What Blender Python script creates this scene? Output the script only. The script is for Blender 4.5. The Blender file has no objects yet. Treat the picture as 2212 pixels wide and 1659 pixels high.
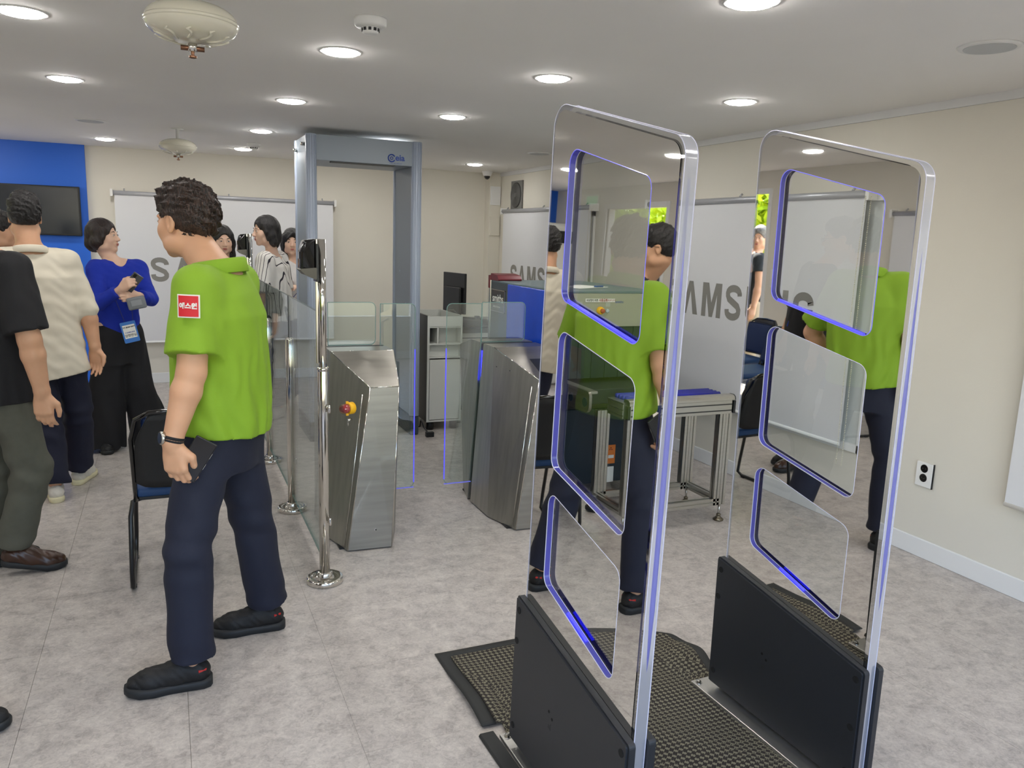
import bpy, bmesh, math, random
import numpy as np
from mathutils import Vector, Matrix
random.seed(4); rng = np.random.default_rng(4)
PI = math.pi
S = bpy.context.scene
COL = S.collection

# ------------------------------------------------------------------ camera, world, exposure
F_PX, PITCH, ROLL, YAW = 1700.0, 0.181488, 0.0336895, 0.415668
def cam_axes():
    f = np.array([math.sin(YAW)*math.cos(PITCH), math.cos(YAW)*math.cos(PITCH), -math.sin(PITCH)])
    r = np.array([math.cos(YAW), -math.sin(YAW), 0.0]); u = np.cross(r, f)
    r2 = math.cos(ROLL)*r + math.sin(ROLL)*u; u2 = -math.sin(ROLL)*r + math.cos(ROLL)*u
    return r2, u2, -f
cd = bpy.data.cameras.new('camera'); cam = bpy.data.objects.new('camera', cd); COL.objects.link(cam)
r_, u_, b_ = cam_axes()
cam.matrix_world = Matrix(((r_[0],u_[0],b_[0],0),(r_[1],u_[1],b_[1],0),(r_[2],u_[2],b_[2],1.58),(0,0,0,1)))
cd.sensor_width = 36.0; cd.lens = F_PX/2212*36.0; cd.clip_start = 0.02
S.camera = cam
w = bpy.data.worlds.new('world'); S.world = w; w.use_nodes = True
wn = w.node_tree.nodes; wl = w.node_tree.links; bg = wn['Background']
sky = wn.new('ShaderNodeTexSky'); sky.sky_type = 'NISHITA'; sky.sun_disc = False; sky.sun_elevation = math.radians(48); sky.sun_rotation = math.radians(250)
wl.new(sky.outputs[0], bg.inputs[0]); bg.inputs[1].default_value = 1.0
sd = bpy.data.lights.new('sun', 'SUN'); sd.energy = 24.0; sd.angle = 0.01; sd.color = (1, .95, .85)
so = bpy.data.objects.new('sun', sd); COL.objects.link(so); so.rotation_euler = (math.radians(40), 0, math.radians(200))
S.view_settings.view_transform = 'Standard'; S.view_settings.look = 'None'; S.view_settings.gamma = 1
S.view_settings.use_curve_mapping = False
S.view_settings.exposure = 0.0
LAMP = 85.0

# ------------------------------------------------------------------ materials
MATS = {}
def srgb(c):
    return tuple((x/255/12.92) if x/255 <= .04045 else ((x/255+.055)/1.055)**2.4 for x in c)
def mat(name, col, rough=.5, metal=0., noise=0., nscale=8., bump=0., bscale=200., spec=.5, emit=None, estr=0., aniso=0., stretch=(1,1,1), coat=0., world=False, sss=0., ndetail=3.):
    if name in MATS: return MATS[name]
    m = bpy.data.materials.new(name); m.use_nodes = True
    N = m.node_tree.nodes; L = m.node_tree.links; b = N['Principled BSDF']
    c = srgb(col) if max(col) > 1 else col
    b.inputs['Base Color'].default_value = (*c, 1); b.inputs['Roughness'].default_value = rough
    b.inputs['Metallic'].default_value = metal; b.inputs['Specular IOR Level'].default_value = spec
    b.inputs['Coat Weight'].default_value = coat; b.inputs['Coat Roughness'].default_value = .1
    b.inputs['Anisotropic'].default_value = aniso
    if sss: b.inputs['Subsurface Weight'].default_value = sss; b.inputs['Subsurface Radius'].default_value = (.012,.005,.003); b.inputs['Subsurface Scale'].default_value = 1
    tc = N.new('ShaderNodeTexCoord'); src = tc.outputs['Object']
    if world: g = N.new('ShaderNodeNewGeometry'); src = g.outputs['Position']
    mp = N.new('ShaderNodeMapping'); mp.inputs['Scale'].default_value = stretch; L.new(src, mp.inputs[0])
    if noise:
        n = N.new('ShaderNodeTexNoise'); n.inputs['Scale'].default_value = nscale; n.inputs['Detail'].default_value = ndetail
        L.new(mp.outputs[0], n.inputs['Vector'])
        r = N.new('ShaderNodeMapRange'); r.inputs['From Min'].default_value = .3; r.inputs['From Max'].default_value = .7
        r.inputs['To Min'].default_value = 1-noise; r.inputs['To Max'].default_value = 1+noise; L.new(n.outputs[0], r.inputs[0])
        mx = N.new('ShaderNodeVectorMath'); mx.operation = 'SCALE'; mx.inputs[0].default_value = c
        L.new(r.outputs[0], mx.inputs['Scale']); L.new(mx.outputs[0], b.inputs['Base Color'])
    if bump:
        n2 = N.new('ShaderNodeTexNoise'); n2.inputs['Scale'].default_value = bscale; n2.inputs['Detail'].default_value = 3
        L.new(mp.outputs[0], n2.inputs['Vector'])
        bp = N.new('ShaderNodeBump'); bp.inputs['Strength'].default_value = bump; bp.inputs['Distance'].default_value = .002
        L.new(n2.outputs[0], bp.inputs['Height']); L.new(bp.outputs[0], b.inputs['Normal'])
    if emit: b.inputs['Emission Color'].default_value = (*(srgb(emit) if max(emit) > 1 else emit), 1); b.inputs['Emission Strength'].default_value = estr
    MATS[name] = m; return m
def glassmat(name, tint, refl=.1, edge=False, rough=0.0, body=0.0, bodycol=(.8,.85,.9), fres=True):
    m = bpy.data.materials.new(name); m.use_nodes = True; N = m.node_tree.nodes; L = m.node_tree.links; N.clear()
    o = N.new('ShaderNodeOutputMaterial'); t = N.new('ShaderNodeBsdfTransparent'); t.inputs[0].default_value = (*tint, 1)
    g = N.new('ShaderNodeBsdfGlossy'); g.inputs['Roughness'].default_value = rough; g.inputs[0].default_value = (.95,.96,.97,1)
    mx = N.new('ShaderNodeMixShader'); L.new(t.outputs[0], mx.inputs[1]); L.new(g.outputs[0], mx.inputs[2])
    if fres:
        fr = N.new('ShaderNodeLayerWeight'); fr.inputs[0].default_value = .35
        mr = N.new('ShaderNodeMapRange'); mr.inputs['To Min'].default_value = refl*.5; mr.inputs['To Max'].default_value = min(1, refl*3.2)
        L.new(fr.outputs['Fresnel'], mr.inputs[0]); L.new(mr.outputs[0], mx.inputs[0])
    else: mx.inputs[0].default_value = refl
    out = mx
    if body:
        d = N.new('ShaderNodeBsdfDiffuse'); d.inputs[0].default_value = (*bodycol, 1)
        m2 = N.new('ShaderNodeMixShader'); m2.inputs[0].default_value = body; L.new(mx.outputs[0], m2.inputs[1]); L.new(d.outputs[0], m2.inputs[2]); out = m2
    L.new(out.outputs[0], o.inputs[0]); MATS[name] = m; return m
wallM = mat('wall_paint', (212,208,197), .75, noise=.015, nscale=2, bump=.15, bscale=120)
ceilM = mat('ceiling_paint', (240,238,234), .8, noise=.02, nscale=1.2, bump=.1, bscale=60)
trimM = mat('trim_white', (222,223,223), .45)
corniceM = mat('cornice_white', (206,206,206), .5)
blueW = mat('blue_wall', (28,98,205), .5)
steel = mat('brushed_steel', (158,154,146), .36, 1, noise=.09, nscale=3, bump=.12, bscale=90, stretch=(1,1,14), aniso=.4)
steelS = mat('steel_side', (172,170,162), .46, 1, noise=.10, nscale=2.2, bump=.1, bscale=60, stretch=(14,14,1))
chrome = mat('chrome', (215,212,206), .09, 1)
chromeD = mat('chrome_worn', (190,188,182), .2, 1)
alu = mat('aluminium', (196,194,186), .33, 1, noise=.04, nscale=20, stretch=(1,1,8))
aluD = mat('aluminium_slot', (70,70,68), .5, .6)
black = mat('black_plastic', (22,23,25), .35)
gloss = mat('gloss_black', (10,10,12), .08, coat=.5)
charcoal = mat('charcoal_cover', (32,35,41), .42, noise=.03, nscale=3, bump=.35, bscale=900)
rubber = mat('black_rubber', (38,39,38), .7)
white = mat('white_plastic', (225,225,223), .35)
screenM = mat('roller_fabric', (212,213,216), .7, noise=.01, nscale=2)
railM = mat('rail_grey', (172,174,180), .35, .3)
letterM = mat('letter_grey', (131,129,124), .6)
grill = mat('fan_grey', (112,112,110), .55)
grillD = mat('fan_dark', (70,71,70), .6)
detM = mat('detector_grey', (140,150,160), .4)
detL = mat('detector_edge', (160,170,188), .3)
detB = mat('detector_foot', (58,68,74), .5)
logoB = mat('logo_blue', (40,70,150), .5)
xblue = mat('scanner_blue', (28,72,190), .22, noise=.10, nscale=4)
xdark = mat('scanner_dark', (62,70,74), .4)
xnavy = mat('scanner_navy', (16,36,48), .4)
xbeige = mat('scanner_beige', (154,154,134), .5)
maroon = mat('maroon', (98,18,30), .3)
rollB = mat('roller_blue', (22,30,150), .35)
cabW = mat('laminate_white', (205,205,198), .4)
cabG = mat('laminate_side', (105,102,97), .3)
seatB = mat('seat_blue', (22,62,110), .55, bump=.4, bscale=500)
seatN = mat('seat_navy', (18,42,86), .6, bump=.4, bscale=500)
mesh_b = mat('chair_shell', (24,24,27), .55)
yellow = mat('yellow_plastic', (240,180,20), .4)
redp = mat('red_plastic', (190,30,38), .3)
redb = mat('red_button', (180,80,50), .4)
labelW = mat('label_white', (228,228,222), .6)
labelO = mat('label_orange', (220,120,40), .6)
inkD = mat('ink_dark', (60,55,50), .7)
inkR = mat('ink_red', (150,60,50), .7)
ivory = mat('ivory_shell', (214,210,192), .18, coat=.6)
glassM = glassmat('fence_glass', (.93,.965,.95), .16)
flapM = glassmat('flap_glass', (.90,.95,.93), .16)
glassE = mat('glass_edge', (110,145,140), .15, noise=0)
acryl = glassmat('clear_acrylic', (.985,.985,.99), .10)
paneM = glassmat('window_acrylic', (.86,.88,.87), .095, fres=False)
mirrorM = mat('mirror_film', (232,230,226), .015, 1)
edgeM = glassmat('acrylic_edge', (.8,.82,.88), .25, rough=.12, body=.5, bodycol=(.40,.41,.48))
ledB = mat('led_blue', (60,60,240), .4, emit=(.10,.09,1.0), estr=.9)
ledBright = mat('led_bright', (20,20,255), .4, emit=(.02,.02,1.0), estr=5)
rimM = mat('rim_glow_violet', (58,60,128), .2, emit=(.10,.09,.62), estr=.16, noise=.25, nscale=6)  # LED light on the window rims, put into colour and weak emission
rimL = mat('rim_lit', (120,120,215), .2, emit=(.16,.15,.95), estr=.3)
rimW = mat('rim_white', (190,191,212), .25)
lampM = mat('lamp_glow', (255,255,255), .5, emit=(1,.975,.94), estr=LAMP)

# ------------------------------------------------------------------ object helpers
def tag(o, label=None, cat=None, group=None, kind=None):
    if label: o['label'] = label
    if cat: o['category'] = cat
    if group: o['group'] = group
    if kind: o['kind'] = kind
    return o
def empty(name, loc, label, cat, group=None, rz=0):
    o = bpy.data.objects.new(name, None); COL.objects.link(o); o.location = loc; o.rotation_euler = (0,0,rz); o.empty_display_size = .1
    return tag(o, label, cat, group)
def obj(name, me, m, parent=None, smooth=False, world=True):
    if isinstance(me, bmesh.types.BMesh):
        bm = me; me = bpy.data.meshes.new(name); bm.to_mesh(me); bm.free()
    if m is not None and not me.materials: me.materials.append(m)
    if smooth:
        me.shade_smooth()
    o = bpy.data.objects.new(name, me); COL.objects.link(o)
    if parent is not None:
        o.parent = parent
        if world: o.matrix_parent_inverse = world_of(parent).inverted()
    return o
def world_of(o):
    mtx = o.matrix_basis
    p = o.parent; 
    if p: return world_of(p) @ o.matrix_parent_inverse @ mtx
    return mtx.copy()
def NB(): return bmesh.new()
def box(bm, lo, hi, bev=0., seg=2):
    r = bmesh.ops.create_cube(bm, size=1)['verts']
    for v in r:
        v.co = Vector([(lo[i]+hi[i])/2 + v.co[i]*(hi[i]-lo[i]) for i in range(3)])
    if bev:
        es = list({e for v in r for e in v.link_edges})
        bmesh.ops.bevel(bm, geom=es, offset=bev, segments=seg, affect='EDGES', profile=.5)
    return bm
def B(lo, hi, bev=0., seg=2): return box(NB(), lo, hi, bev, seg)
def frame_for(d):
    d = Vector(d).normalized(); a = Vector((0,0,1)) if abs(d.z) < .9 else Vector((1,0,0))
    x = a.cross(d).normalized(); y = d.cross(x); return x, y, d
def tube(bm, pts, r, n=12, cap=True, closed=False):
    pts = [Vector(p) for p in pts]; rs = r if isinstance(r, (list,tuple)) else [r]*len(pts)
    rings = []; x = None
    for i, p in enumerate(pts):
        if closed: d = pts[(i+1)%len(pts)]-pts[i-1]
        else: d = pts[min(i+1,len(pts)-1)]-pts[max(i-1,0)]
        d.normalize()
        if x is None: x, y, _ = frame_for(d)
        else: x = (x - d*x.dot(d)).normalized()
        y = d.cross(x)
        rings.append([bm.verts.new(p + (x*math.cos(a)+y*math.sin(a))*rs[i]) for a in [2*PI*k/n for k in range(n)]])
    m = len(rings)
    for i in range(m if closed else m-1):
        a, b = rings[i], rings[(i+1)%m]
        for k in range(n): bm.faces.new((a[k], a[(k+1)%n], b[(k+1)%n], b[k]))
    if cap and not closed: bm.faces.new(rings[0][::-1]); bm.faces.new(rings[-1])
    return bm
def T(pts, r, n=12, **k): return tube(NB(), pts, r, n, **k)
def cyl(bm, a, b, r, n=24): return tube(bm, [a,b], r, n)
def lathe(bm, prof, c=(0,0,0), n=32, ax='z'):
    rings = []
    for r, z in prof:
        ring = []
        for k in range(n):
            a = 2*PI*k/n; p = (r*math.cos(a), r*math.sin(a), z)
            if ax == 'x': p = (z, p[0], p[1])
            if ax == 'y': p = (p[0], z, p[1])
            ring.append(bm.verts.new((c[0]+p[0], c[1]+p[1], c[2]+p[2])))
        rings.append(ring)
    for i in range(len(rings)-1):
        for k in range(n): bm.faces.new((rings[i][k], rings[i][(k+1)%n], rings[i+1][(k+1)%n], rings[i+1][k]))
    bm.faces.new(rings[0][::-1]); bm.faces.new(rings[-1])
    bmesh.ops.recalc_face_normals(bm, faces=bm.faces)
    return bm
def prism(bm, poly, fn, d0, d1):
    """poly 2D list; fn(u,v,d)->3D"""
    a = [bm.verts.new(fn(u,v,d0)) for u,v in poly]; b = [bm.verts.new(fn(u,v,d1)) for u,v in poly]
    n = len(poly); bm.faces.new(a); bm.faces.new(b[::-1])
    for i in range(n): bm.faces.new((a[i], b[i], b[(i+1)%n], a[(i+1)%n]))
    bmesh.ops.recalc_face_normals(bm, faces=bm.faces); return bm
def rpoly(pts, r, n=6):
    out = []; m = len(pts); rr = r if isinstance(r,(list,tuple)) else [r]*m
    for i in range(m):
        p = Vector(pts[i]); a = (Vector(pts[i-1])-p).normalized(); b = (Vector(pts[(i+1)%m])-p).normalized()
        ang = a.angle(b); t = rr[i]/math.tan(ang/2)
        c = p + (a+b).normalized()*(rr[i]/math.sin(ang/2))
        s = p+a*t; e = p+b*t
        a0 = math.atan2(s.y-c.y, s.x-c.x); a1 = math.atan2(e.y-c.y, e.x-c.x); da = (a1-a0+PI)%(2*PI)-PI
        for k in range(n+1):
            q = a0+da*k/n; out.append((c.x+rr[i]*math.cos(q), c.y+rr[i]*math.sin(q)))
    return out
def text_mesh(s, size, bold=0.0):
    cu = bpy.data.curves.new('txt', 'FONT'); cu.body = s; cu.size = size; cu.align_x = 'CENTER'; cu.align_y = 'CENTER'; cu.offset = bold; cu.resolution_u = 3
    o = bpy.data.objects.new('txt', cu); COL.objects.link(o)
    dg = bpy.context.evaluated_depsgraph_get(); me = bpy.data.meshes.new_from_object(o.evaluated_get(dg))
    bpy.data.objects.remove(o); bpy.data.curves.remove(cu); return me
def text(name, s, size, m, parent, origin, xdir, ydir, bold=0., squash=1.):
    me = text_mesh(s, size, bold); x = Vector(xdir).normalized(); y = Vector(ydir).normalized(); z = x.cross(y)
    for v in me.vertices:
        v.co = Vector(origin) + x*v.co.x*squash + y*v.co.y + z*.0008
    me.materials.clear(); me.name = name
    return obj(name, me, m, parent)
def copy_tree(o, parent=None):
    c = o.copy(); COL.objects.link(c)
    if parent is not None: c.parent = parent
    for ch in list(o.children): copy_tree(ch, c)
    return c

# ------------------------------------------------------------------ room
XL, XR, YN, YF, ZC = -2.67, 3.60, -1.3, 8.80, 2.33
def struct(name, bm, m, parent=None):
    o = obj(name, bm, m, parent); 
    if parent is None: o['kind'] = 'structure'
    return o
fl = struct('floor', B((XL-.1,YN-.1,-.06),(XR+.1,YF+.1,-.004)), mat('subfloor', (138,134,129), .8))
tileM = bpy.data.materials.new('vinyl_tile'); tileM.use_nodes = True
N = tileM.node_tree.nodes; L = tileM.node_tree.links; bs = N['Principled BSDF']; g = N.new('ShaderNodeNewGeometry')
n1 = N.new('ShaderNodeTexNoise'); n1.inputs['Scale'].default_value = 13; n1.inputs['Detail'].default_value = 6; n1.inputs['Roughness'].default_value = .62; n1.inputs['Distortion'].default_value = .5
n2 = N.new('ShaderNodeTexNoise'); n2.inputs['Scale'].default_value = 55; n2.inputs['Detail'].default_value = 5; n2.inputs['Roughness'].default_value = .7; n2.inputs['Distortion'].default_value = 1.2
L.new(g.outputs['Position'], n1.inputs[0]); L.new(g.outputs['Position'], n2.inputs[0])
ad = N.new('ShaderNodeMath'); ad.operation = 'ADD'; L.new(n1.outputs[0], ad.inputs[0]); L.new(n2.outputs[0], ad.inputs[1])
cr = N.new('ShaderNodeValToRGB'); cr.color_ramp.elements[0].position = .36; cr.color_ramp.elements[1].position = .66
hf = N.new('ShaderNodeMath'); hf.operation = 'MULTIPLY'; hf.inputs[1].default_value = .5; L.new(ad.outputs[0], hf.inputs[0]); L.new(hf.outputs[0], cr.inputs[0])
cr.color_ramp.elements[0].color = (*srgb((150,143,138)),1); cr.color_ramp.elements[1].color = (*srgb((205,198,190)),1)
e = cr.color_ramp.elements.new(.5); e.color = (*srgb((181,174,168)),1)
L.new(cr.outputs[0], bs.inputs['Base Color']); bs.inputs['Roughness'].default_value = .38; bs.inputs['Specular IOR Level'].default_value = .4
bp = N.new('ShaderNodeBump'); bp.inputs['Strength'].default_value = .12; bp.inputs['Distance'].default_value = .002; L.new(n2.outputs[0], bp.inputs['Height']); L.new(bp.outputs[0], bs.inputs['Normal'])
G = .00035
tmesh = {}
def cuts(a, b, o, s):
    k = [a]; x = o + s*math.ceil((a-o)/s+1e-6)
    while x < b-1e-6: k.append(x); x += s
    return k+[b]
for ya, yb in zip(*(lambda c: (c, c[1:]))(cuts(YN, YF, 2.173, .4955))):
    for xa, xb in zip(*(lambda c: (c, c[1:]))(cuts(XL, XR, .008, .4955))):
        key = (round(xb-xa,3), round(yb-ya,3))
        if key not in tmesh:
            bm = B((-key[0]/2+G,-key[1]/2+G,-.004),(key[0]/2-G,key[1]/2-G,0)); me = bpy.data.meshes.new('tile'); bm.to_mesh(me); bm.free(); me.materials.append(tileM); tmesh[key] = me
        o = obj('tile', tmesh[key], None, fl); o.location = ((xa+xb)/2, (ya+yb)/2, 0)
struct('ceiling', B((XL-.1,YN-.1,ZC),(XR+.1,YF+.1,ZC+.1)), ceilM)
struct('wall_far', B((XL-.1,YF,0),(XR+.1,YF+.1,ZC)), wallM)
struct('wall_right', B((XR,YN-.1,0),(XR+.1,YF,ZC)), wallM)
bm = NB(); box(bm, (XL-.1,YN-.1,0),(-1.9,YN,ZC)); box(bm, (2.9,YN-.1,0),(XR,YN,ZC)); box(bm, (-1.9,YN-.1,0),(2.9,YN,.55)); box(bm, (-1.9,YN-.1,2.12),(2.9,YN,ZC)); box(bm, (.45,YN-.1,.55),(.55,YN,2.12))  # openings added to this unseen wall to bring in daylight
struct('wall_near', bm, wallM)
DY0, DY1, DZ = 6.50, 7.66, 2.10
bm = NB(); box(bm, (XL-.1,YN,0),(XL,DY0,ZC)); box(bm, (XL-.1,DY1,0),(XL,YF,ZC)); box(bm, (XL-.1,DY0,DZ),(XL,DY1,ZC))
struct('wall_left', bm, wallM)
struct('trim_1', B((XR-.014,YN,2.288),(XR,YF,ZC)), corniceM)
for nm, lo, hi in (('baseboard_right',(XR-.014,YN,0),(XR,YF,.10)), ('baseboard_far',(-.66,YF-.014,0),(XR-.014,YF,.105)),
    ('baseboard_left',(XL,YN,0),(XL+.014,DY0-.06,.10)), ('baseboard_near',(XL+.02,YN,0),(XR-.02,YN+.014,.10))):
    struct(nm, B(lo, hi, .004), trimM)
o = struct('trim_2', B((XL,YF-.035,0),(-.665,YF,ZC)), blueW)
# boxed duct column in the far right corner
struct('trim_3', B((3.46,8.66,0),(XR,YF,ZC), .004), wallM)
# door opening on the left wall
d1 = struct('door_1', B((XL-.03,DY0-.05,0),(XL+.012,DY0,DZ+.05), .003), trimM)
obj('frame_jamb', B((XL-.03,DY1,0),(XL+.012,DY1+.05,DZ+.05), .003), trimM, d1)
obj('frame_head', B((XL-.03,DY0,DZ),(XL+.012,DY1,DZ+.05), .003), trimM, d1)
# roller screens
def ribbon_letter(ch):
    """returns list of quads/polys in a unit box w x 1"""
    P = []
    def poly(*p): P.append(list(p))
    def stroke(pts, w):
        for (a, b) in zip(pts, pts[1:]):
            pass
        n = len(pts); Lf = []; Rt = []
        for i in range(n):
            p = Vector(pts[i]); d = Vector(pts[min(i+1,n-1)]) - Vector(pts[max(i-1,0)]); d.normalize(); nn = Vector((-d.y, d.x))*w/2
            Lf.append(p+nn); Rt.append(p-nn)
        for i in range(n-1): P.append([tuple(Lf[i]),tuple(Rt[i]),tuple(Rt[i+1]),tuple(Lf[i+1])])
    t = .23
    if ch == 'A': poly((0,0),(.30,1),(.50,1),(.80,0),(.565,0),(.40,.70),(.235,0))
    if ch == 'M': poly((0,0),(0,1),(.30,1),(.475,.42),(.65,1),(.95,1),(.95,0),(.74,0),(.74,.66),(.56,0),(.39,0),(.21,.66),(.21,0))
    if ch == 'N': poly((0,0),(0,1),(.24,1),(.55,.36),(.55,1),(.76,1),(.76,0),(.52,0),(.21,.64),(.21,0))
    if ch == 'U': stroke([(.11,1),(.11,.32)]+[(.38-.27*math.cos(a), .30-.19*math.sin(a)) for a in np.linspace(0,PI,12)]+[(.65,.32),(.65,1)], .215)
    if ch == 'S': stroke([(.66,.70),(.655,.76)]+[(.37+.275*math.cos(a), .76+.145*math.sin(a)) for a in np.linspace(.1,PI,10)]+[(.10,.70),(.16,.60),(.36,.51),(.58,.41),(.65,.30)]+[(.37+.275*math.cos(a), .24+.145*math.sin(a)) for a in np.linspace(-.1,-PI,10)]+[(.09,.30)], .20)
    if ch == 'G': stroke([(.66,.68),(.65,.76)]+[(.38+.27*math.cos(a), .73+.165*math.sin(a)) for a in np.linspace(.15,PI,10)]+[(.38-.27*math.cos(a), .27-.165*math.sin(a)) for a in np.linspace(0,PI,12)]+[(.65,.45)], .21); poly((.40,.452),(.40,.58),(.755,.58),(.755,.452))
    return P
def roller(label, org, ud, nrm, width, ztop, zbot, with_text=True, frame=True, lift=.06, cord=True, zl=1.165):
    """org: left end on the wall (seen from the room), ud: along direction, nrm: into the room"""
    org = Vector(org); ud = Vector(ud); nrm = Vector(nrm)
    fn = lambda u,v,d: tuple(org + ud*u + nrm*d + Vector((0,0,v)))
    t = empty('roller_screen', tuple(org+Vector((0,0,ztop))+ud*width/2), label, 'screen', 'wall roller screens')
    obj('fabric', prism(NB(), [(.03,zbot),(width-.03,zbot),(width-.03,ztop),(.03,ztop)], fn, lift-.001, lift), screenM, t)
    obj('roller_tube', T([fn(0,ztop+.005,lift),fn(width,ztop+.005,lift)], .021, 14), railM, t, True)
    obj('bottom_bar', T([fn(.03,zbot,lift),fn(width-.03,zbot,lift)], .010, 10), white, t, True)
    for u in (-.004, width-.02):
        obj('bracket', prism(NB(), rpoly([(u,ztop-.03),(u+.024,ztop-.03),(u+.024,ztop+.04),(u,ztop+.04)], .006, 3), fn, .0, lift+.026), white, t)
    for u in (.12, width*.5, width-.14): obj('hook', T([fn(u,ztop+.028,lift*.9),fn(u,ztop+.045,lift*.6)], .007, 8), railM, t, True)
    if cord:
        bm = NB(); u0 = width-.012
        for k in range(150):
            s = k/149; uu = u0 - .01*math.sin(s*PI)*1.2; zz = ztop-.01-(ztop-zbot+.10)*s
            bmesh.ops.create_icosphere(bm, subdivisions=1, radius=.0035, matrix=Matrix.Translation(fn(uu,zz,lift+.03)))
            bmesh.ops.create_icosphere(bm, subdivisions=1, radius=.0035, matrix=Matrix.Translation(fn(uu+.03+.006*math.sin(s*3),zz,lift+.02)))
        o = obj('bead_cord', bm, mat('bead', (214,208,186), .4), t); o['kind'] = 'stuff'
    if with_text:
        h = .24; wds = {'S':.165,'A':.19,'M':.215,'U':.165,'N':.175,'G':.17}; gap = .046
        s = 'SAMSUNG'; tot = sum(wds[c] for c in s)+gap*6; u = width/2-tot/2; zb = zl-h/2
        cw = {'S':.755,'A':.80,'M':.95,'U':.76,'N':.76,'G':.76}
        for c in s:
            bm = NB()
            for p in ribbon_letter(c):
                vs = [bm.verts.new(fn(u+q[0]/cw[c]*wds[c], zb+q[1]*h, lift+.0012)) for q in p]; bm.faces.new(vs)
            bmesh.ops.remove_doubles(bm, verts=bm.verts, dist=1e-5); bmesh.ops.recalc_face_normals(bm, faces=bm.faces)
            obj('letter', bm, letterM, t); u += wds[c]+gap
    if frame:
        return t
nwin = 0
def winframe(org, ud, nrm, width, z0, z1):
    global nwin; nwin += 1
    org = Vector(org); ud = Vector(ud); nrm = Vector(nrm)
    bm = NB(); fn = lambda u,v,d: tuple(org + ud*u + nrm*d + Vector((0,0,v)))
    for (a,b,c,d) in ((0,.045,z0,z1),(width-.045,width,z0,z1),(0,width,z0,z0+.045),(0,width,z1-.045,z1)):
        prism(bm, [(a,c),(b,c),(b,d),(a,d)], fn, 0, .022)
    w_ = struct('window_%d' % nwin, bm, trimM)
    obj('pane', prism(NB(), [(.045,z0+.045),(width-.045,z0+.045),(width-.045,z1-.045),(.045,z1-.045)], fn, .001, .006), mat('frosted_pane', (200,205,205), .3), w_)
winframe((-.40,YF,0),(1,0,0),(0,-1,0), 2.06, .44, 1.86)
winframe((XR,8.40,0),(0,-1,0),(-1,0,0), 2.0, .44, 1.86)
winframe((XR,5.50,0),(0,-1,0),(-1,0,0), 2.34, .44, 1.90)
winframe((XR,2.20,0),(0,-1,0),(-1,0,0), 2.1, .44, 1.86)
roller('white roller screen with grey lettering on the far wall behind the group of women', (-.46,YF,0),(1,0,0),(0,-1,0), 2.17, 1.895, .435, cord=False)
roller('white roller screen with grey lettering below the wall fan', (XR,8.455,0),(0,-1,0),(-1,0,0), 2.10, 1.885, .45, zl=1.185)
roller('large white roller screen with grey lettering and bead cord behind the roller table', (XR,5.46,0),(0,-1,0),(-1,0,0), 2.20, 1.885, .475, zl=1.205)
roller('white roller screen at the right edge beyond the wall socket', (XR,2.32,0),(0,-1,0),(-1,0,0), 2.15, 1.885, .445, cord=False)
roller('white roller screen on the left wall seen only in a mirror panel', (XL,2.7,0),(0,1,0),(1,0,0), 2.25, 1.86, .47, cord=False)

# ceiling lamps
def downlight(x, y):
    t = empty('downlight', (x,y,ZC), '', 'ceiling light', 'round downlights in the ceiling')
    r = lathe(NB(), [(.068,-.0015),(.083,-.0035),(.090,-.0025),(.092,0)], (x,y,ZC), 28); obj('rim', r, white, t, True)
    obj('diffuser', lathe(NB(), [(.001,-.015),(.045,-.0135),(.068,-.009),(.078,-.002)], (x,y,ZC), 20), lampM, t, True); return t
XS = (-1.55,-.44,.71,1.70,2.80); YS = (-.65,.72,2.11,3.50,4.92,6.50,8.02)
names = {(-.44,3.50):'lit downlight at the upper left corner of the photo', (-.44,4.92):'lit downlight left of the near hanging extinguisher, above the blue wall side',
 (-.44,8.02):'small lit downlight nearest the blue wall panel', (.71,3.50):'lit downlight just behind the near smoke detector', (.71,4.92):'lit downlight in front of the walk-through detector, second of its row',
 (.71,6.50):'small lit downlight right above the left column of the detector gate', (.71,8.02):'tiny lit downlight beside the far smoke detector',
 (1.70,4.92):'lit downlight above the gap between detector gate and turnstiles', (1.70,3.50):'lit downlight right above the left mirror gate panel',
 (2.80,3.50):'lit downlight above the gap between the two mirror gate panels', (1.70,2.11):'large lit downlight cut by the top edge of the photo',
 (2.97,7.87):'small lit downlight next to the dome camera'}
for x in XS:
    for y in YS:
        if (x,y) in ((2.80,2.11),(2.80,6.50),(-.44,6.50)): continue
        if (x,y) == (2.80,8.02): x_, y_ = 2.97, 7.87
        else: x_, y_ = x, y
        t = downlight(x_, y_)
        t['label'] = names.get((x_,y_), 'lit downlight outside the direct view, %s lamp from the near wall in the %s row' % (('first','second','third','fourth','fifth','sixth','seventh')[YS.index(y)], ('leftmost','second','middle','fourth','rightmost')[XS.index(x)]))
for x, y, lab in ((2.79,2.11,'unlit round grey ceiling speaker near the upper right corner'),(-.455,6.71,'unlit round ceiling speaker above the blue wall panel'),(3.04,6.46,'faint unlit ceiling speaker in front of the wall fan')):
    t = empty('ceiling_speaker', (x,y,ZC), lab, 'speaker', 'flush ceiling speakers')
    obj('rim', lathe(NB(), [(.088,-.0075),(.100,-.007),(.108,0)], (x,y,ZC), 32), white, t, True)
    obj('grille', lathe(NB(), [(.001,-.009),(.086,-.009),(.087,-.002)], (x,y,ZC), 32), mat('grille', (196,198,198), .6, bump=.6, bscale=700), t)
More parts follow.
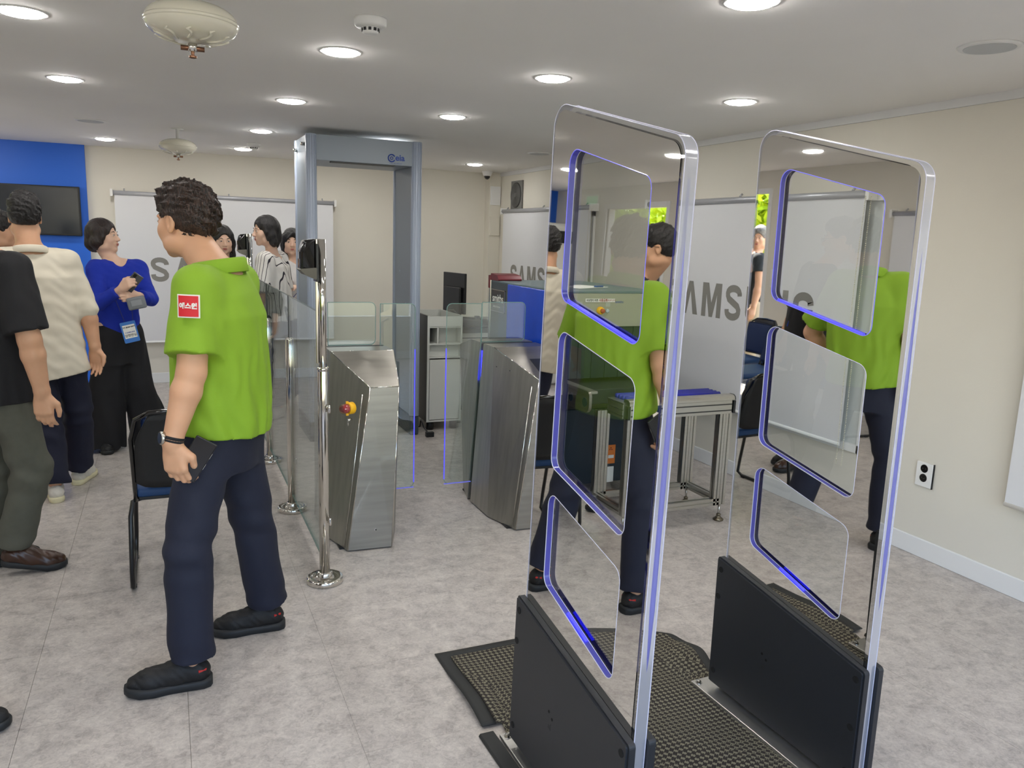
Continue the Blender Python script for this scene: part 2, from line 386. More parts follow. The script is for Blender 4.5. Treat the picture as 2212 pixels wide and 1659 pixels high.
for x, y, lab in ((.70,2.93,'white smoke detector near the top of the photo'),(.75,7.46,'small white smoke detector beside the far downlight')):
    t = empty('smoke_detector', (x,y,ZC), lab, 'smoke detector', 'ceiling smoke detectors')
    obj('base', lathe(NB(), [(.050,-.030),(.056,-.024),(.058,-.004),(.057,0)], (x,y,ZC), 32), white, t, True)
    obj('chamber', lathe(NB(), [(.001,-.052),(.022,-.052),(.028,-.047),(.030,-.030)], (x,y,ZC), 32), white, t, True)
    for k in range(10):
        a = 2*PI*k/10; c = Vector((x+.0295*math.cos(a), y+.0295*math.sin(a), ZC-.0385))
        bm = B((-.005,-.002,-.005),(.005,.002,.005)); bmesh.ops.transform(bm, matrix=Matrix.Translation(c) @ Matrix.Rotation(a+PI/2,4,'Z'), verts=bm.verts)
        obj('vent', bm, black, t)
for x, y, lab in ((.104,2.75,'large cream ceiling extinguisher with sprinkler head at the top left'),(.125,6.80,'smaller looking cream ceiling extinguisher above the man in green')):
    t = empty('ceiling_extinguisher', (x,y,ZC), lab, 'extinguisher', 'automatic ceiling extinguishers'); zc = 2.198
    prof = [(.001,zc-.062)]+[(.136*math.cos(a)**.8, zc+.058*math.sin(a)) for a in np.linspace(-PI/2+.12, PI/2-.12, 24)]+[(.001,zc+.060)]
    obj('shell', lathe(NB(), [(r,z-ZC) for r,z in prof], (x,y,ZC), 40), ivory, t, True)
    obj('seam_band', lathe(NB(), [(.1355,zc+.006-ZC),(.138,zc+.002-ZC),(.138,zc-.002-ZC),(.1355,zc-.006-ZC)], (x,y,ZC), 40), ivory, t, True)
    for k in range(10):
        a = 2*PI*k/10; pts = []
        for s in np.linspace(0, 1, 9):
            ph = -PI/2+.28+s*.62; r = .1365*math.cos(ph)**.8; z = zc+.0585*math.sin(ph); aa = a+.25*math.sin(s*PI*.9)+(.18 if s > .9 else 0)
            pts.append((x+r*math.cos(aa), y+r*math.sin(aa), z))
        obj('rib', T(pts, [.001]+[.0045]*7+[.002], 6), ivory, t, True)
    obj('stem', lathe(NB(), [(.012,zc+.055-ZC),(.012,-.006),(.045,-.004),(.045,0)], (x,y,ZC), 20), white, t, True)
    obj('nozzle_body', T([(x,y,zc-.058),(x,y,zc-.083)], .014, 14), chrome, t, True)
    obj('valve', T([(x-.034,y,zc-.074),(x+.034,y,zc-.074)], .0075, 10), mat('brass', (130,95,75), .35, .9), t, True)
    obj('sprinkler', lathe(NB(), [(.006,-.02),(.012,-.018),(.012,-.013),(.005,-.010),(.006,0)], (x,y,zc-.083), 12), mat('brass', (130,95,75), .35), t)
# dome camera
t = empty('dome_camera', (3.38,8.55,ZC), 'small white dome security camera with dark lens in the far right ceiling corner', 'camera')
obj('housing', lathe(NB(), [(.030,-.055),(.045,-.048),(.058,-.012),(.060,0)], (3.38,8.55,ZC), 28), white, t, True)
obj('dome', lathe(NB(), [(.001,-.092)]+[(.034*math.sin(a), -.055-.037*math.cos(a)) for a in np.linspace(.2,PI/2,8)]+[(.034,-.05)], (3.38,8.55,ZC), 24), gloss, t, True)
# panels on the duct column
for z0, z1, lab, c in ((1.965,2.175,'white access panel high on the corner column', trimM),(1.62,1.84,'cream distribution box low on the corner column', wallM)):
    t = empty('access_panel', (3.53,8.66,z0), lab, 'panel'); obj('frame', B((3.468,8.645,z0),(3.592,8.66,z1), .002), c, t); obj('cover', B((3.478,8.640,z0+.025),(3.582,8.646,z1-.02), .001), c, t)
# wall fan
t = empty('wall_fan', (XR,8.17,2.06), 'grey square ventilation fan with round grille on the right wall', 'fan')
obj('frame', B((XR-.02,8.02,1.91),(XR,8.32,2.218), .004), grill, t)
obj('grille', lathe(NB(), [(.118,-.022),(.135,-.030),(.136,-.019)], (XR,8.17,2.064), 36, 'x'), grillD, t, True)
for k in range(9): obj('ring', T([(XR-.032, 8.17+(.025+.0125*k)*math.cos(a), 2.064+(.025+.0125*k)*math.sin(a)) for a in np.linspace(0,2*PI,29)[:-1]], .0025, 5, closed=True), grill, t)
obj('hub', lathe(NB(), [(.020,-.036),(.022,-.022)], (XR,8.17,2.064), 20, 'x'), grill, t)
# socket
t = empty('wall_socket', (XR,2.76,.44), 'white double wall socket with two black round outlets on the right wall', 'socket')
obj('plate', B((XR-.012,2.713,.378),(XR,2.809,.506), .002), white, t)
obj('side', B((XR-.010,2.709,.376),(XR-.001,2.714,.508)), black, t)
for z in (.475,.425):
    obj('outlet', lathe(NB(), [(.019,-.0125),(.0215,-.0135),(.022,-.010)], (XR,2.762,z), 24, 'x'), gloss, t)
    for dy in (-.008,.008): obj('pin_hole', lathe(NB(), [(.0025,-.0138),(.0025,-.012)], (XR,2.762+dy,z), 8, 'x'), mat('pin', (120,120,120), .3, 1), t)
# television
t = empty('television', (-1.25,8.72,1.48), 'dark switched-off flat television on the blue wall', 'television')
obj('screen_body', B((-1.75,8.705,1.475),(-.722,8.76,1.935), .006), black, t)
obj('screen', B((-1.735,8.702,1.492),(-.738,8.706,1.92)), mat('tv_glass', (34,38,44), .18), t)
# switch plate, exit sign, air conditioner: on the left wall, seen in the mirrors
t = empty('light_switch', (XL,6.34,1.2), 'white light switch plate beside the glass door, seen in the mirror', 'switch')
obj('plate', B((XL,6.27,1.12),(XL+.01,6.38,1.31), .002), white, t)
for k in range(4): obj('rocker', B((XL+.01,6.285,1.14+k*.042),(XL+.013,6.365,1.175+k*.042), .001), trimM, t)
t = empty('exit_sign', (XL,7.95,2.2), 'green exit sign box above the door, faint in the mirror', 'sign')
obj('box', B((XL,7.82,2.14),(XL+.03,8.10,2.26), .003), white, t); obj('face', B((XL+.03,7.84,2.155),(XL+.032,8.08,2.245)), mat('exit_green', (60,190,110), .5, emit=(.1,.7,.3), estr=.8), t)
t = empty('air_conditioner', (-2.40,8.52,0), 'white tower air conditioner in the far left corner, seen in the mirror', 'air conditioner')
obj('body', B((-2.64,8.30,0),(-2.20,8.74,1.93), .06, 5), white, t); obj('outlet', B((-2.19,8.36,1.70),(-2.192,8.68,1.84)), black, t)
obj('outlet', B((-2.60,8.292,1.70),(-2.24,8.30,1.84)), black, t)

# ------------------------------------------------------------------ outdoors beyond the glass door
struct('floor_outside', B((-8,2,-.12),(XL-.1,12,-.03)), mat('paving', (150,142,128), .8, noise=.15, nscale=5))
leafM = mat('leaf', (205,222,40), .5, noise=.3, nscale=3, world=True)
def tree(x, y, h, r, n, lab):
    t = empty('tree', (x,y,-.03), lab, 'tree', 'trees outside the door')
    obj('trunk', T([(x,y,-.03),(x+.05,y,h*.4),(x,y+.1,h*.8)], [.09,.07,.03], 10), mat('bark', (92,74,56), .9), t, True)
    V = []; Fc = []
    for i in range(n):
        d = rng.normal(size=3); d /= np.linalg.norm(d); c = np.array([x,y,h]) + d*r*(rng.random()**.4)*np.array([1,1.2,1.15])
        a = rng.normal(size=3); a /= np.linalg.norm(a); b = np.cross(a, rng.normal(size=3)); b /= np.linalg.norm(b); s = .05+.05*rng.random()
        k = len(V); V += [c-a*s, c+b*s*.5, c+a*s, c-b*s*.5]; Fc.append((k,k+1,k+2,k+3))
    me = bpy.data.meshes.new('foliage'); me.from_pydata([tuple(v) for v in V], [], Fc); o = obj('foliage', me, leafM, t); o['kind'] = 'stuff'
tree(-5.0, 8.4, 2.0, 1.15, 9000, 'sunlit yellow-green tree filling the doorway in the left mirror')
tree(-5.2, 11.6, 1.9, 1.15, 7000, 'sunlit yellow-green tree further behind the doorway')
tree(-7.6, 6.6, 2.3, 1.3, 7000, 'sunlit yellow-green tree near the doorway edge')

# ------------------------------------------------------------------ glass fence with posts
FX = .613
def flange(t, x, y, r=.083):
    obj('flange', lathe(NB(), [(.036,.030),(.044,.022),(.060,.026),(r-.004,.026),(r,.021),(r,.002),(r-.003,0)][::-1], (x,y,0), 40), chrome, t, True)
    obj('socket', lathe(NB(), [(.031,0),(.034,.004),(.034,.046),(.030,.050)], (x,y,0), 32), chrome, t, True)
posts = []
for i, (y, tall, lab) in enumerate(((3.45,1,'tall polished steel post nearest the camera carrying a black reader'),(4.47,0,'short polished steel post, second in the glass fence line'),(5.52,0,'short polished steel post, third in the glass fence line'),(6.56,1,'tall polished steel post at the far end of the glass fence'))):
    t = empty('fence_post', (FX,y,0), lab, 'post', 'posts of the glass fence')
    flange(t, FX, y)
    obj('post_tube', lathe(NB(), [(.0235,0),(.0235,.985),(.0215,.99)], (FX,y,.01), 28), chromeD if 0 else chrome, t, True)
    if tall:
        obj('upper_tube', T([(FX,y,1.0),(FX,y,1.555)], .0175, 20), chrome, t, True)
        obj('collar', T([(FX,y,.985),(FX,y,1.003)], .025, 24), chrome, t, True)
        obj('side_channel', B((FX-.028,y-.006,1.02),(FX-.017,y+.006,1.555), .002), chrome, t)
    else:
        obj('bar', B((FX-.006,y-.006,1.0),(FX+.006,y+.006,1.238), .001), black, t)
        obj('cap', lathe(NB(), [(.012,.990),(.016,1.003),(.010,1.006)], (FX,y,0), 20), chrome, t, True)
    for z in (.30,.82):
        obj('glass_clamp', B((FX+.012,y-.045,z-.018),(FX+.026,y-.018,z+.018), .006, 3), chrome, t, True)
    posts.append(t)
for i, (a, b, lab) in enumerate(((3.475,4.455,'clear glass fence pane nearest the camera'),(4.485,5.505,'clear glass fence pane in the middle'),(5.535,6.54,'clear glass fence pane farthest away'))):
    t = empty('glass_screen', (FX+.0,(a+b)/2,.1), lab, 'glass screen', 'panes of the glass fence')
    obj('pane', B((FX-.004,a,.10),(FX+.004,b,1.235)), glassM, t)
    obj('top_edge', B((FX-.0045,a,1.235),(FX+.0045,b,1.2375)), mat('edge_dark', (80,96,92), .2), t)
    obj('bottom_edge', B((FX-.0045,a,.098),(FX+.0045,b,.10)), glassE, t)
def reader(x, y, lab):
    t = empty('card_reader', (x,y,1.38), lab, 'reader', 'black readers on tall posts')
    # profile in x (front towards -x), extruded in y with rounded corners
    pr = rpoly([(-.030,1.385),(-.078,1.405),(-.094,1.43),(-.092,1.50),(-.078,1.548),(-.030,1.556)], [.004,.02,.012,.02,.015,.004], 4)
    fn = lambda u,v,d: (x+u, y+d, v)
    bm = prism(NB(), pr, fn, -.052, .052)
    bmesh.ops.bevel(bm, geom=[e for e in bm.edges if abs(e.verts[0].co.y-e.verts[1].co.y) < 1e-6], offset=.009, segments=3, affect='EDGES')
    obj('housing', bm, gloss, t, True)
    obj('chin', prism(NB(), rpoly([(-.030,1.384),(-.076,1.404),(-.096,1.424),(-.100,1.430),(-.030,1.436)], .003, 2), fn, -.055, .055), gloss, t)
    obj('mount', B((x-.030,y-.035,1.375),(x-.017,y+.035,1.535), .003), black, t)
    obj('lens_window', B((x-.0965,y-.02,1.47),(x-.093,y+.02,1.50), .002), mat('lens', (30,34,50), .05), t)
reader(FX, 3.45, 'black glossy face reader on the nearest tall post'); reader(FX, 6.56, 'black glossy face reader on the far tall post behind the man in green')

# ------------------------------------------------------------------ turnstiles
def turnstile(dx, lab):
    t = empty('turnstile', (.92+dx,4.31,0), lab, 'turnstile', 'steel flap turnstiles')
    X = lambda p: (p[0]+dx, p[1], p[2])
    Z = .97; Zf = .838; c = 4.31
    def half(s):
        y = lambda v: c + s*(v-c)
        # front half up to the slot
        A=(.775,y(4.12),Z); Bq=(1.112,y(4.12),Z); A2=(.775,y(4.285),Z); B2=(1.112,y(4.285),Z)
        E=(.900,y(3.77),Zf); F=(1.046,y(3.77),Zf); Gp=(.783,y(3.755),.008); H=(1.006,y(3.742),.008)
        I=(.715,y(4.0),.008); J=(1.078,y(3.95),.008); I2=(.715,y(4.285),.008); J2=(1.082,y(4.285),.008)
        if s < 0:
            A=(.775,4.49,Z); Bq=(1.112,4.49,Z); E=(.795,4.745,.906); F=(1.095,4.745,.906); Gp=(.765,4.545,.008); H=(1.045,4.545,.008); I=(.722,4.36,.008); J=(1.078,4.40,.008)
            A2=(.775,4.335,Z); B2=(1.112,4.335,Z); I2=(.715,4.335,.008); J2=(1.082,4.335,.008)
        sides=[(A,A2,I2,I),(I,Gp,E,A)]; inner=[(Bq,J,J2,B2),(F,H,J,Bq)]; front=[(E,Gp,H,F)]; top=[(A,Bq,B2,A2),(E,F,Bq,A)]; back=[(A2,B2,J2,I2)]
        return sides, inner, front, top, back
    for s, nm in ((1,'front_housing'),(-1,'rear_housing')):
        sides, inner, front, top, back = half(s)
        for fs, m, part in ((sides+back+inner, steelS, nm), (front, steel, 'end_panel'), (top, steel, 'top_cover')):
            bm = NB()
            for f in fs: bm.faces.new([bm.verts.new(X(p)) for p in f])
            bmesh.ops.remove_doubles(bm, verts=bm.verts, dist=1e-5); bmesh.ops.recalc_face_normals(bm, faces=bm.faces)
            o = obj(part, bm, m, t)
            sm = o.modifiers.new('th', 'SOLIDIFY'); sm.thickness = .003; sm.offset = 0
    # folded bright edges
    def edge(a, b, r=.0028): obj('edge_strip', T([X(a),X(b)], r, 6), chrome, t, True)
    edge((.775,4.12,Z),(.900,3.77,Zf)); edge((.900,3.77,Zf),(1.046,3.77,Zf),.0035); edge((1.046,3.77,Zf),(1.112,4.12,Z)); edge((.775,4.12,Z),(1.112,4.12,Z),.0016)
    edge((.783,3.755,.008),(.900,3.77,Zf),.003); edge((1.006,3.742,.008),(1.046,3.77,Zf),.003)
    # recessed groove beside the front panel
    obj('groove', T([X((.770,3.772,.02)),X((.868,3.795,.80))], .004, 6), chromeD, t, True)
    obj('slot', B(X((.79,4.287,.10)), X((1.080,4.333,.966))), black, t)
    obj('slot_brush', B(X((.79,4.30,.966)), X((1.10,4.32,.972))), black, t)
    obj('plinth', B(X((.75,3.80,0)), X((1.02,4.52,.01))), black, t)
    obj('lock', lathe(NB(), [(.0085,-.004),(.010,-.002),(.010,.004)][::1], X((.925,3.752,.105)), 16, 'y'), chrome, t)
    obj('lock_core', lathe(NB(), [(.004,-.006),(.004,-.003)], X((.925,3.752,.105)), 10, 'y'), inkD, t)
    return t, X
t1, X1 = turnstile(0, 'left brushed steel turnstile with a yellow and red emergency button')
t2, X2 = turnstile(.925, 'right brushed steel turnstile with blue light in its slot and on its side')
# emergency button on the left one
c = Vector((.822,3.80,.735)); nrm = Vector((-.92,-.42,.02)).normalized()
def along(a, prof, m, nm, par, n=24):
    x, y, z = frame_for(nrm); bm = lathe(NB(), prof, (0,0,0), n)
    M = Matrix((x,y,z)).transposed().to_4x4(); M.translation = a
    bmesh.ops.transform(bm, matrix=M, verts=bm.verts); return obj(nm, bm, m, par, True)
along(c, [(.026,0),(.030,.004),(.030,.030),(.027,.033)], yellow, 'button_collar', t1)
along(c, [(.019,.032),(.021,.040),(.021,.052),(.001,.056)], redp, 'button_head', t1)
along(c, [(.0245,.030),(.0255,.034),(.0255,.064),(.022,.068),(.0005,.069)], glassmat('clear_guard', (.93,.9,.9), .2), 'button_guard', t1)
for k in (-1,1): obj('guard_tab', B(tuple(c+nrm*.036+Vector((-.007,-.005,k*.030-.006))), tuple(c+nrm*.036+Vector((.007,.005,k*.030+.006))), .002), yellow, t1)
obj('key', T([c+Vector((-.012,-.01,-.055)), c+Vector((-.030,-.02,-.058))], .007, 10), chrome, t1, True)
obj('key_tag', T([c+Vector((-.030,-.02,-.075))+Vector((0,.009*math.cos(a),.012*math.sin(a))) for a in np.linspace(0,2*PI,13)[:-1]], .0015, 6, closed=True), chrome, t1)
# blue light parts on the right one
obj('slot_light', B((1.699,4.306,.74),(1.7055,4.318,.925)), ledBright, t2)
obj('reader_glass', prism(NB(), [(3.82,.8575),(3.98,.9183),(3.98,.9215),(3.82,.8605)], lambda u,v,d: (d,u,v), 1.86, 1.955), black, t2)
obj('reader_window', B((1.86,3.762,.66),(1.955,3.768,.76), .002), mat('blue_window', (20,18,70), .1), t2); obj('indicator', lathe(NB(), [(.004,-.004),(.004,.002)], (1.93,3.762,.735), 10, 'y'), ledBright, t2)
for y in (3.86,4.0): obj('sensor_lens', lathe(NB(), [(.003,-.002),(.003,.002)], (1.668+(.02 if y<3.9 else .0),y,.88), 8, 'x'), black, t2)
# glass flaps
def flap(x0, x1, z0, z1, y, lab, led, nm='glass_flap', corner=1):
    t = empty(nm, ((x0+x1)/2,y,z0), lab, 'glass flap', 'glass flaps of the turnstiles')
    rr = [.03 if corner*k > 0 else .002 for k in (-1,1,1,-1)]
    pl = rpoly([(x0,z0),(x1,z0),(x1,z1),(x0,z1)], rr, 5)
    obj('pane', prism(NB(), pl, lambda u,v,d: (u,y+d,v), -.004, .004), flapM, t)
    pts = [(u,y,v) for u,v in pl]
    obj('edge_line', T(pts, .0022, 5, closed=True), glassE, t)
    if led:
        xe = x1 if corner > 0 else x0; obj('light_strip', B((xe-.0018,y-.005,z0+.03),(xe+.0018,y+.005,z1-.26)), ledB, t)
        obj('light_strip', B((min(xe,xe-corner*.17),y-.005,z0-.002),(max(xe,xe-corner*.17),y+.005,z0+.002)), ledB if 0 else rimL, t)
flap(1.084, 1.287, .125, 1.205, 4.305, 'glass wing flap of the left turnstile reaching into the lane, blue lit edge', True)
flap(1.475, 1.690, .125, 1.205, 4.305, 'glass wing flap of the right turnstile reaching into the lane, blue lit edge', True, corner=-1)
flap(.80, 1.065, .974, 1.21, 4.335, 'fixed glass upstand on top of the left turnstile', False, 'glass_upstand')
flap(1.705, 1.985, .974, 1.21, 4.335, 'fixed glass upstand on top of the right turnstile', False, 'glass_upstand')

# ------------------------------------------------------------------ walk-through detector
t = empty('metal_detector', (1.39,6.24,0), 'grey walk-through metal detector gate with blue logo on its lintel', 'detector gate')
for x0, x1 in ((.955,1.035),(1.745,1.825)):
    obj('side_panel', B((x0+.012,5.99,.16),(x1-.012,6.50,2.28), .004), detM, t)
    obj('foot', B((x0+.004,5.962,0),(x1-.004,6.52,.16), .012), detB, t)
    for y in (5.985, 6.505):
        bm = NB(); 
        lathe(bm, [(.001,.16),(.038,.16),(.040,.165),(.040,2.275),(.038,2.28),(.001,2.28)], ((x0+x1)/2,y,0), 28); obj('edge_column', bm, detL, t, True)
        for k in range(-2,3): 
            a = (-PI/2 if y < 6.2 else PI/2)+k*.42; obj('flute', T([((x0+x1)/2+.0398*math.cos(a), y+.0398*math.sin(a), .17),((x0+x1)/2+.0398*math.cos(a), y+.0398*math.sin(a), 2.27)], .0030, 6), detL, t, True)
obj('lintel', B((1.03,5.975,2.10),(1.75,6.515,2.28), .003), detM, t)
obj('lintel_strip', B((1.14,5.985,2.092),(1.62,6.05,2.10)), grillD, t)
for z in (1.30,1.05): obj('badge', lathe(NB(), [(.008,-.002),(.008,.002)], (1.748,6.30 if z>1.2 else 6.12,z), 12, 'x'), detL, t)
for z, y in ((2.20,6.44),(2.215,6.08)): obj('knob', lathe(NB(), [(.011,-.030),(.013,-.026),(.013,0)], (.967,y,z), 14, 'x'), chrome, t, True)
lg = obj('logo_ring', T([(1.588+.026*math.cos(a), 5.973, 2.150+.026*math.sin(a)) for a in np.linspace(.5,2*PI-.5,18)], .005, 6), logoB, t)
obj('logo_dot', T([(1.588+.010*math.cos(a), 5.973, 2.150+.010*math.sin(a)) for a in np.linspace(0,2*PI,13)[:-1]], .003, 6, closed=True), logoB, t)
text('logo_text', 'eia', .062, logoB, t, (1.652,5.9735,2.154), (1,0,0), (0,0,1), .0018, 1.05)
text('logo_small', 'ITALY SRL AREZZO', .011, logoB, t, (1.62,5.9735,2.112), (1,0,0), (0,0,1))

# ------------------------------------------------------------------ white counter cabinet, monitor, bag
t = empty('counter_cabinet', (2.07,6.25,0), 'white counter cabinet on round feet with open tray top', 'cabinet')
cx0, cx1, cy0, cy1 = 1.915, 2.215, 6.06, 6.62
for (x,y) in ((cx0+.05,cy0+.06),(cx1-.05,cy0+.06),(cx0+.05,cy1-.06),(cx1-.05,cy1-.06)): obj('foot', T([(x,y,0),(x,y,.075)], .030, 16), black, t, True)
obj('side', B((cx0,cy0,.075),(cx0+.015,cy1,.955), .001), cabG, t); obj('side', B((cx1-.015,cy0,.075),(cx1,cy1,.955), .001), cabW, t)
obj('bottom', B((cx0+.015,cy0,.075),(cx1-.015,cy1,.09)), cabW, t); obj('back', B((cx0+.015,cy1-.015,.09),(cx1-.015,cy1,.955)), cabW, t)
obj('front_edge', B((cx0-.001,cy0-.001,.075),(cx0+.018,cy0+.004,.955)), cabW, t)
obj('door', B((cx0+.022,cy0-.004,.095),(cx1-.018,cy0+.012,.595), .001), cabW, t)
for z in (.605,.715,.855): obj('shelf', B((cx0+.015,cy0+.006,z),(cx1-.015,cy1-.015,z+.012)), cabW, t)
obj('fascia', B((cx0+.016,cy0,.868),(cx1-.016,cy0+.014,.948)), cabW, t)
obj('divider', B((2.00,cy0+.01,.727),(2.012,cy1-.02,.855)), cabW, t)
obj('niche_panel', B((2.014,cy0+.12,.727),(cx1-.015,cy0+.135,.855)), cabW, t); obj('niche_panel', B((cx0+.016,cy0+.05,.617),(cx1-.015,cy0+.065,.715)), cabW, t)
obj('niche_back', B((cx0+.016,cy0+.20,.727),(1.999,cy0+.21,.855)), inkD, t)
t = empty('monitor', (2.22,6.85,.95), 'black monitor seen from behind on the desk', 'monitor')
MM = Matrix.Translation((2.41,6.85,0)) @ Matrix.Rotation(math.radians(11.5),4,'Z')
def mo(nm, lo, hi, bev=.004):
    bm = B(lo, hi, bev); bmesh.ops.transform(bm, matrix=MM, verts=bm.verts); return obj(nm, bm, black, t)
mo('panel', (-.002,-.19,.90),(.020,.19,1.265)); mo('rear_hump', (-.028,-.15,.88),(-.001,.15,1.14), .01)
mo('stand', (-.03,-.03,.84),(.0,.03,.95)); mo('stand_base', (-.09,-.10,.831),(.08,.10,.842))
t = empty('operator_desk', (2.65,6.6,0), 'dark topped operator desk with steel front behind the white cabinet', 'desk')
obj('top', B((2.235,6.20,.79),(3.15,7.15,.83), .004), black, t); obj('apron', B((2.25,6.23,.66),(3.13,6.25,.79)), alu, t); obj('lower_panel', B((2.25,6.25,.12),(3.13,6.27,.66)), xnavy, t)
for z in (.70,.745): obj('groove', B((2.25,6.228,z-.004),(3.13,6.231,z+.004)), aluD, t)
for x in (2.27,3.11):
    for y in (6.29,7.10): obj('leg', B((x-.02,y-.02,0),(x+.02,y+.02,.79)), alu, t)
t = empty('bag', (2.42,6.38,.83), 'flat black shoulder bag lying on the operator desk', 'bag')
bm = B((2.27,6.25,.832),(2.60,6.50,.90), .028, 3)
for v in bm.verts:
    if v.co.x > 2.45: v.co.z = .832+(v.co.z-.832)*.72
obj('body', bm, mat('bag_black', (26,26,30), .7, bump=.6, bscale=40), t, True)
obj('strap', T([(2.30,6.32,.895),(2.24,6.30,.95),(2.205,6.28,.972),(2.19,6.34,.968),(2.25,6.40,.965),(2.32,6.42,.90),(2.45,6.36,.895),(2.53,6.33,.885)], .009, 8), black, t, True)
obj('buckle', B((2.42,6.30,.895),(2.46,6.34,.925), .006), black, t)
t = empty('power_strip', (1.90,5.93,0), 'black power adaptor with cable on the floor beside the detector foot', 'adaptor')
obj('block', B((1.855,5.86,0),(1.92,5.90,.04), .004), black, t)
obj('cable', T([(1.885,5.90,.02),(1.87,5.98,.06),(1.86,6.03,.11),(1.855,6.04,.05),(1.87,6.20,.008)], .006, 8), black, t, True)

# ------------------------------------------------------------------ x-ray scanner
t = empty('xray_scanner', (2.44,4.6,0), 'grey and blue baggage x-ray scanner with emergency button and conveyor', 'x-ray scanner')
sx0, sx1, sy0, sy1 = 2.09, 2.80, 4.08, 5.16
obj('cabinet', B((sx0+.01,sy0+.03,.10),(sx1-.01,sy1-.02,.58), .006), xnavy, t)
obj('housing', B((sx0+.004,sy0+.06,.80),(sx1-.004,sy1-.04,1.285), .004), xdark, t)
obj('side_cover', B((sx0,4.86,.58),(sx0+.012,sy1,1.290), .003), xdark, t)
obj('side_cover', B((sx0-.004,sy0+.01,.58),(sx0+.012,4.855,1.286), .004), xblue, t)
obj('top_cover', B((sx0,sy0,1.282),(sx1,sy1,1.298), .004), mat('scanner_top', (96,112,116), .4), t)
obj('front_panel', B((sx0+.012,sy0+.002,1.085),(sx1,sy0+.06,1.286), .003), xbeige, t)
obj('tunnel_side', B((sx0+.012,sy0+.01,.74),(sx0+.05,sy0+.06,1.085)), steelS, t); obj('tunnel_side', B((sx1-.05,sy0+.01,.74),(sx1,sy0+.06,1.085)), xdark, t)
for k in range(13):
    x = sx0+.055+k*.047; obj('curtain_strip', B((x,sy0+.03+.003*(k%2),.77),(x+.045,sy0+.034+.003*(k%2),1.085)), mat('lead_curtain', (20,40,34), .5), t)
obj('conveyor_bed', B((sx0+.06,3.90,.655),(sx1-.05,sy0+.4,.742), .004), mat('belt', (38,42,44), .6), t)
obj('side_rail', prism(NB(), rpoly([(3.715,.645),(sy0+.02,.645),(sy0+.02,.768),(3.715,.768)], [.045,.002,.002,.03], 6), lambda u,v,d: (d,u,v), 2.108, 2.125), steel, t)
obj('rail_top', B((2.124,3.74,.750),(2.175,sy0+.02,.766), .003), steelS, t)
for y in (3.765,3.93): obj('rail_hole', lathe(NB(), [(.026,-.0015),(.026,.0015)], (2.107,y,.703), 24, 'x'), xnavy, t)
for x in (2.10,2.79):
    for y in (4.12,5.12): obj('caster', T([(x,y,0),(x,y,.10)], .03, 12), black, t)
obj('lamp_hood', prism(NB(), rpoly([(5.00,1.298),(5.17,1.298),(5.15,1.345),(5.04,1.335)], .008, 3), lambda u,v,d: (d,u,v), 2.085, 2.26), maroon, t)
obj('corner_post', B((2.085,5.155,.60),(2.115,5.185,1.30), .004), chromeD, t); obj('corner_post_trim', B((2.08,5.16,1.24),(2.10,5.19,1.33), .004), maroon, t)
obj('corner_trim', B((sx0-.002,sy0-.006,1.255),(sx0+.016,sy0+.01,1.285), .002), maroon, t)
# sign on dark side
obj('sign_plate', B((sx0-.010,4.885,1.09),(sx0-.001,5.125,1.235), .002), mat('sign_dark', (48,54,58), .15), t)
bm = NB(); 
for (a,b,c_,d) in ((4.882,5.128,1.234,1.238),(4.882,5.128,1.087,1.091),(4.882,4.886,1.087,1.238),(5.124,5.128,1.087,1.238)): box(bm, (sx0-.012,a,c_),(sx0-.002,b,d))
obj('sign_border', bm, chromeD, t)
text('sign_text', 'smiths', .075, labelW, t, (sx0-.0105,5.0,1.178), (0,-1,0), (0,0,1), .0012)
text('sign_text', 'Smiths Heiman', .022, labelW, t, (sx0-.0105,5.02,1.122), (0,-1,0), (0,0,1))
yy = sy0+.0015
obj('notice', B((2.255,yy-.003,1.232),(2.455,yy,1.252)), labelW, t)
text('notice_text', '비상정지 버튼', .0165, inkD, t, (2.300,yy-.0032,1.242), (1,0,0), (0,0,1), .0004, .82)
text('notice_text', '사용금지', .0195, inkR, t, (2.374,yy-.0032,1.242), (1,0,0), (0,0,1), .0006, .82)
text('notice_text', '(전원OFF 금지)', .0135, inkR, t, (2.424,yy-.0032,1.242), (1,0,0), (0,0,1), .0002, .80)
text('maker_text', 'smiths', .022, logoB, t, (2.487,yy-.001,1.233), (1,0,0), (0,0,1))
obj('rating_label', B((2.155,yy-.002,1.185),(2.235,yy,1.235)), mat('label_pale', (166,170,156), .6), t)
for k in range(6): obj('rating_line', B((2.165+.006*(k%2),yy-.0026,1.192+k*.007),(2.225-.004*(k%3),yy-.002,1.1945+k*.007)), mat('line_grey', (125,128,118), .6), t)
obj('small_label', B((2.392,yy-.002,1.205),(2.424,yy,1.228)), mat('label_pale', (166,170,156), .6), t)
obj('stop_collar', lathe(NB(), [(.012,-.026),(.020,-.022),(.024,-.004),(.024,0)], (2.357,yy,1.182), 24, 'y'), yellow, t, True)
obj('stop_button', lathe(NB(), [(.011,-.044),(.0135,-.040),(.0135,-.026)], (2.357,yy,1.182), 20, 'y'), redb, t, True)
obj('start_button', lathe(NB(), [(.008,-.010),(.0115,-.008),(.012,0)], (2.405,yy,1.180), 20, 'y'), mat('pale_button', (170,185,188), .3), t, True)
obj('warning_label', B((2.470,sy0+.026,.22),(2.535,sy0+.029,.34)), labelO, t)
for k in range(3):
    a = PI/2+k*2*PI/3; obj('trefoil', T([(2.502+.010*math.cos(a),sy0+.025,.315+.010*math.sin(a)),(2.502+.003*math.cos(a),sy0+.025,.315+.003*math.sin(a))], [.005,.001], 6), inkR, t)
obj('warning_patch', B((2.485,sy0+.0245,.255),(2.525,sy0+.026,.275)), labelW, t)
